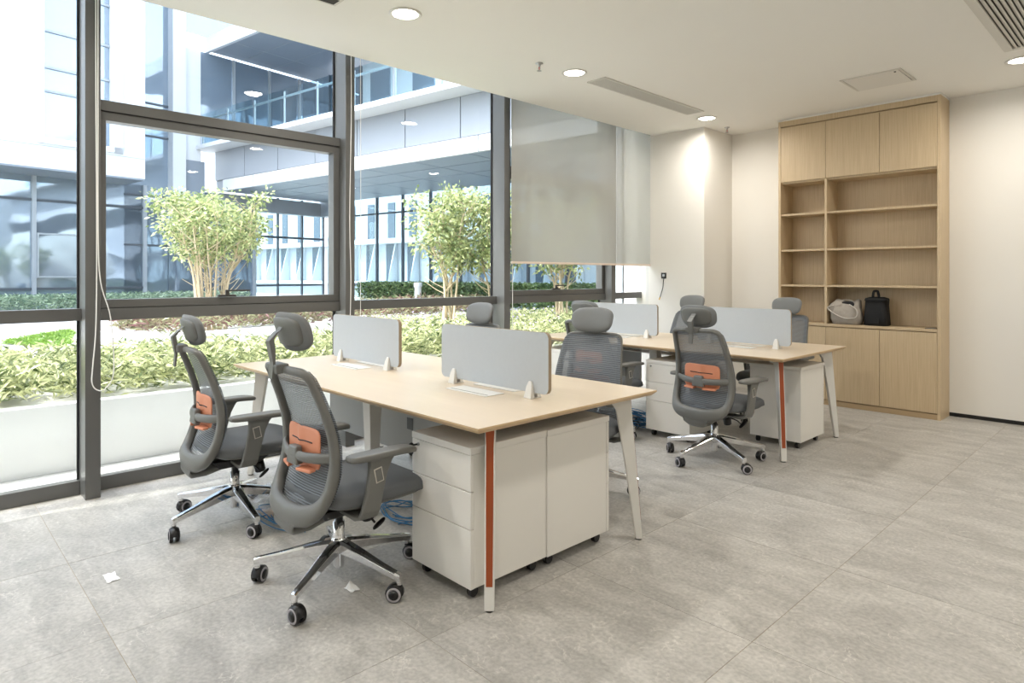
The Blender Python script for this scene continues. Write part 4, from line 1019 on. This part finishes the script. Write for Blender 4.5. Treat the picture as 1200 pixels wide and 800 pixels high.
while s0 < 16:
    for t0 in (0.1,1.1,2.1,3.05):
        Bp('soffit_tile','soffit_panel',s0+0.01,s0+1.6,t0+0.01,t0+0.97,3.845,3.865)
    s0 += 1.62
Bp('slab_edge','white_cladding',-2.7,25,-0.55,0.06,4.98,5.10,0.01)
# balustrade
s0 = -2.3
while s0 < 12:
    p = Bp('balustrade_glass','rail_glass',s0+0.03,s0+1.30,-0.47,-0.45,5.10,5.98)
    Bp('baluster','steel',s0-0.02,s0+0.02,-0.44,-0.40,5.10,5.95,0.004)
    s0 += 1.35
Bp('handrail','steel',-2.4,12,-0.42,-0.37,5.80,5.85,0.01)
# wall behind the balcony and upper soffit slab
for a,b in ((-2.4,-0.9),(-0.9,0.6)):
    p = Bp('glass_panel','facade_glass_dark',a,b-0.06,2.95,3.0,5.1,7.7); Bp('mullion','dark_mullion',b-0.06,b,2.9,3.0,5.1,7.7)
Bp('upper_wall','white_cladding',0.6,25,3.0,3.2,5.1,8.6)
for a in (1.0,2.8,4.6,6.4,8.4,10.4,12.4,14.4): Bp('upper_window','facade_glass',a,a+0.85,2.96,3.02,5.5,7.4)
Bp('upper_slab','soffit_panel',-2.58,3.4,-0.1,6.0,7.95,8.15)
Bp('upper_slab_edge','white_cladding',-2.6,3.2,-0.2,-0.1,7.90,8.35)
for a in (-1.3,0.2,1.7): Bp('soffit_joint','light_mullion',a,a+0.02,-0.1,3.0,7.945,7.952)
for a in (0.9,1.9): Bp('soffit_joint','light_mullion',-2.6,3.2,a,a+0.02,7.945,7.952)
p = Bp('bridge_beam','soffit_panel',-2.5,-1.2,3.7,4.1,3.35,3.87)
for a,b in ((1.35,2.2),(2.2,3.1),(3.1,3.95)):
    Bp('glass_panel','rail_glass',-2.62,-2.61,a,b-0.05,GZ,3.86); Bp('mullion','dark_mullion',-2.65,-2.58,b-0.05,b,GZ,3.86)
    Bp('rail','dark_mullion',-2.64,-2.59,a,b-0.05,2.55,2.62); Bp('rail','dark_mullion',-2.64,-2.59,a,b-0.05,1.0,1.06)
Bp('end_beam','fascia_panel',-2.75,-2.45,0.1,4.1,3.35,3.80)
# glazed screen under the bridge
zz = (GZ,1.06,2.66,3.36)
for i,a in enumerate([-1.15+1.2*k for k in range(12)]):
    Bp('mullion','dark_mullion',a-0.03,a+0.03,4.0,4.08,GZ,3.86)
    if i < 11:
        for z in (1.04,3.30): Bp('rail','dark_mullion',a+0.03,a+1.17,4.02,4.07,z,z+0.05)
        Bp('glass_panel','rail_glass',a+0.03,a+1.17,4.04,4.05,GZ,3.86)
bx_door = Bp('door_leaf','facade_glass_dark',-2.4,-1.2,3.95,4.0,GZ,2.7); Bp('door_handle','steel',-1.42,-1.38,3.88,3.92,1.0,2.3,0,bx_door)

# far white building with slit windows behind the bridge
fb = empty('far_building', E(0,9.5), TH, 'far white building with slit windows seen under the bridge', 'building')
def Fp(name,m,s0,s1,t0,t1,z0,z1,bev=0): return bx(name,m,fb,s0,s1,t0,t1,z0,z1,bev)
Fp('wall','far_white',-40,30,0,4,0.3,4.9)
Fp('ledge','white_cladding',-40,30,-0.5,0,2.75,2.95); Fp('ledge','white_cladding',-40,30,-0.4,0,0.95,1.1)
fin = MB().hexa([(0,0,0),(0.14,0,0),(0.14,-0.55,0),(0,-0.10,0)],[(0,0,1.65),(0.14,0,1.65),(0.14,-0.08,1.65),(0,-0.04,1.65)]).mesh('fin','white_cladding')
a = -34.0; k = 0
while a < 22:
    Fp('window','far_window',a,a+0.50,-0.03,0.01,1.10,2.72); link('fin',fin,fb,loc=(a+0.55,0,1.10))
    Fp('window','far_window',a+0.1,a+0.55,-0.03,0.01,3.0,4.55); a += 1.35; k += 1
Fp('upper_wall','far_white',-40,30,0.6,4,4.9,9)
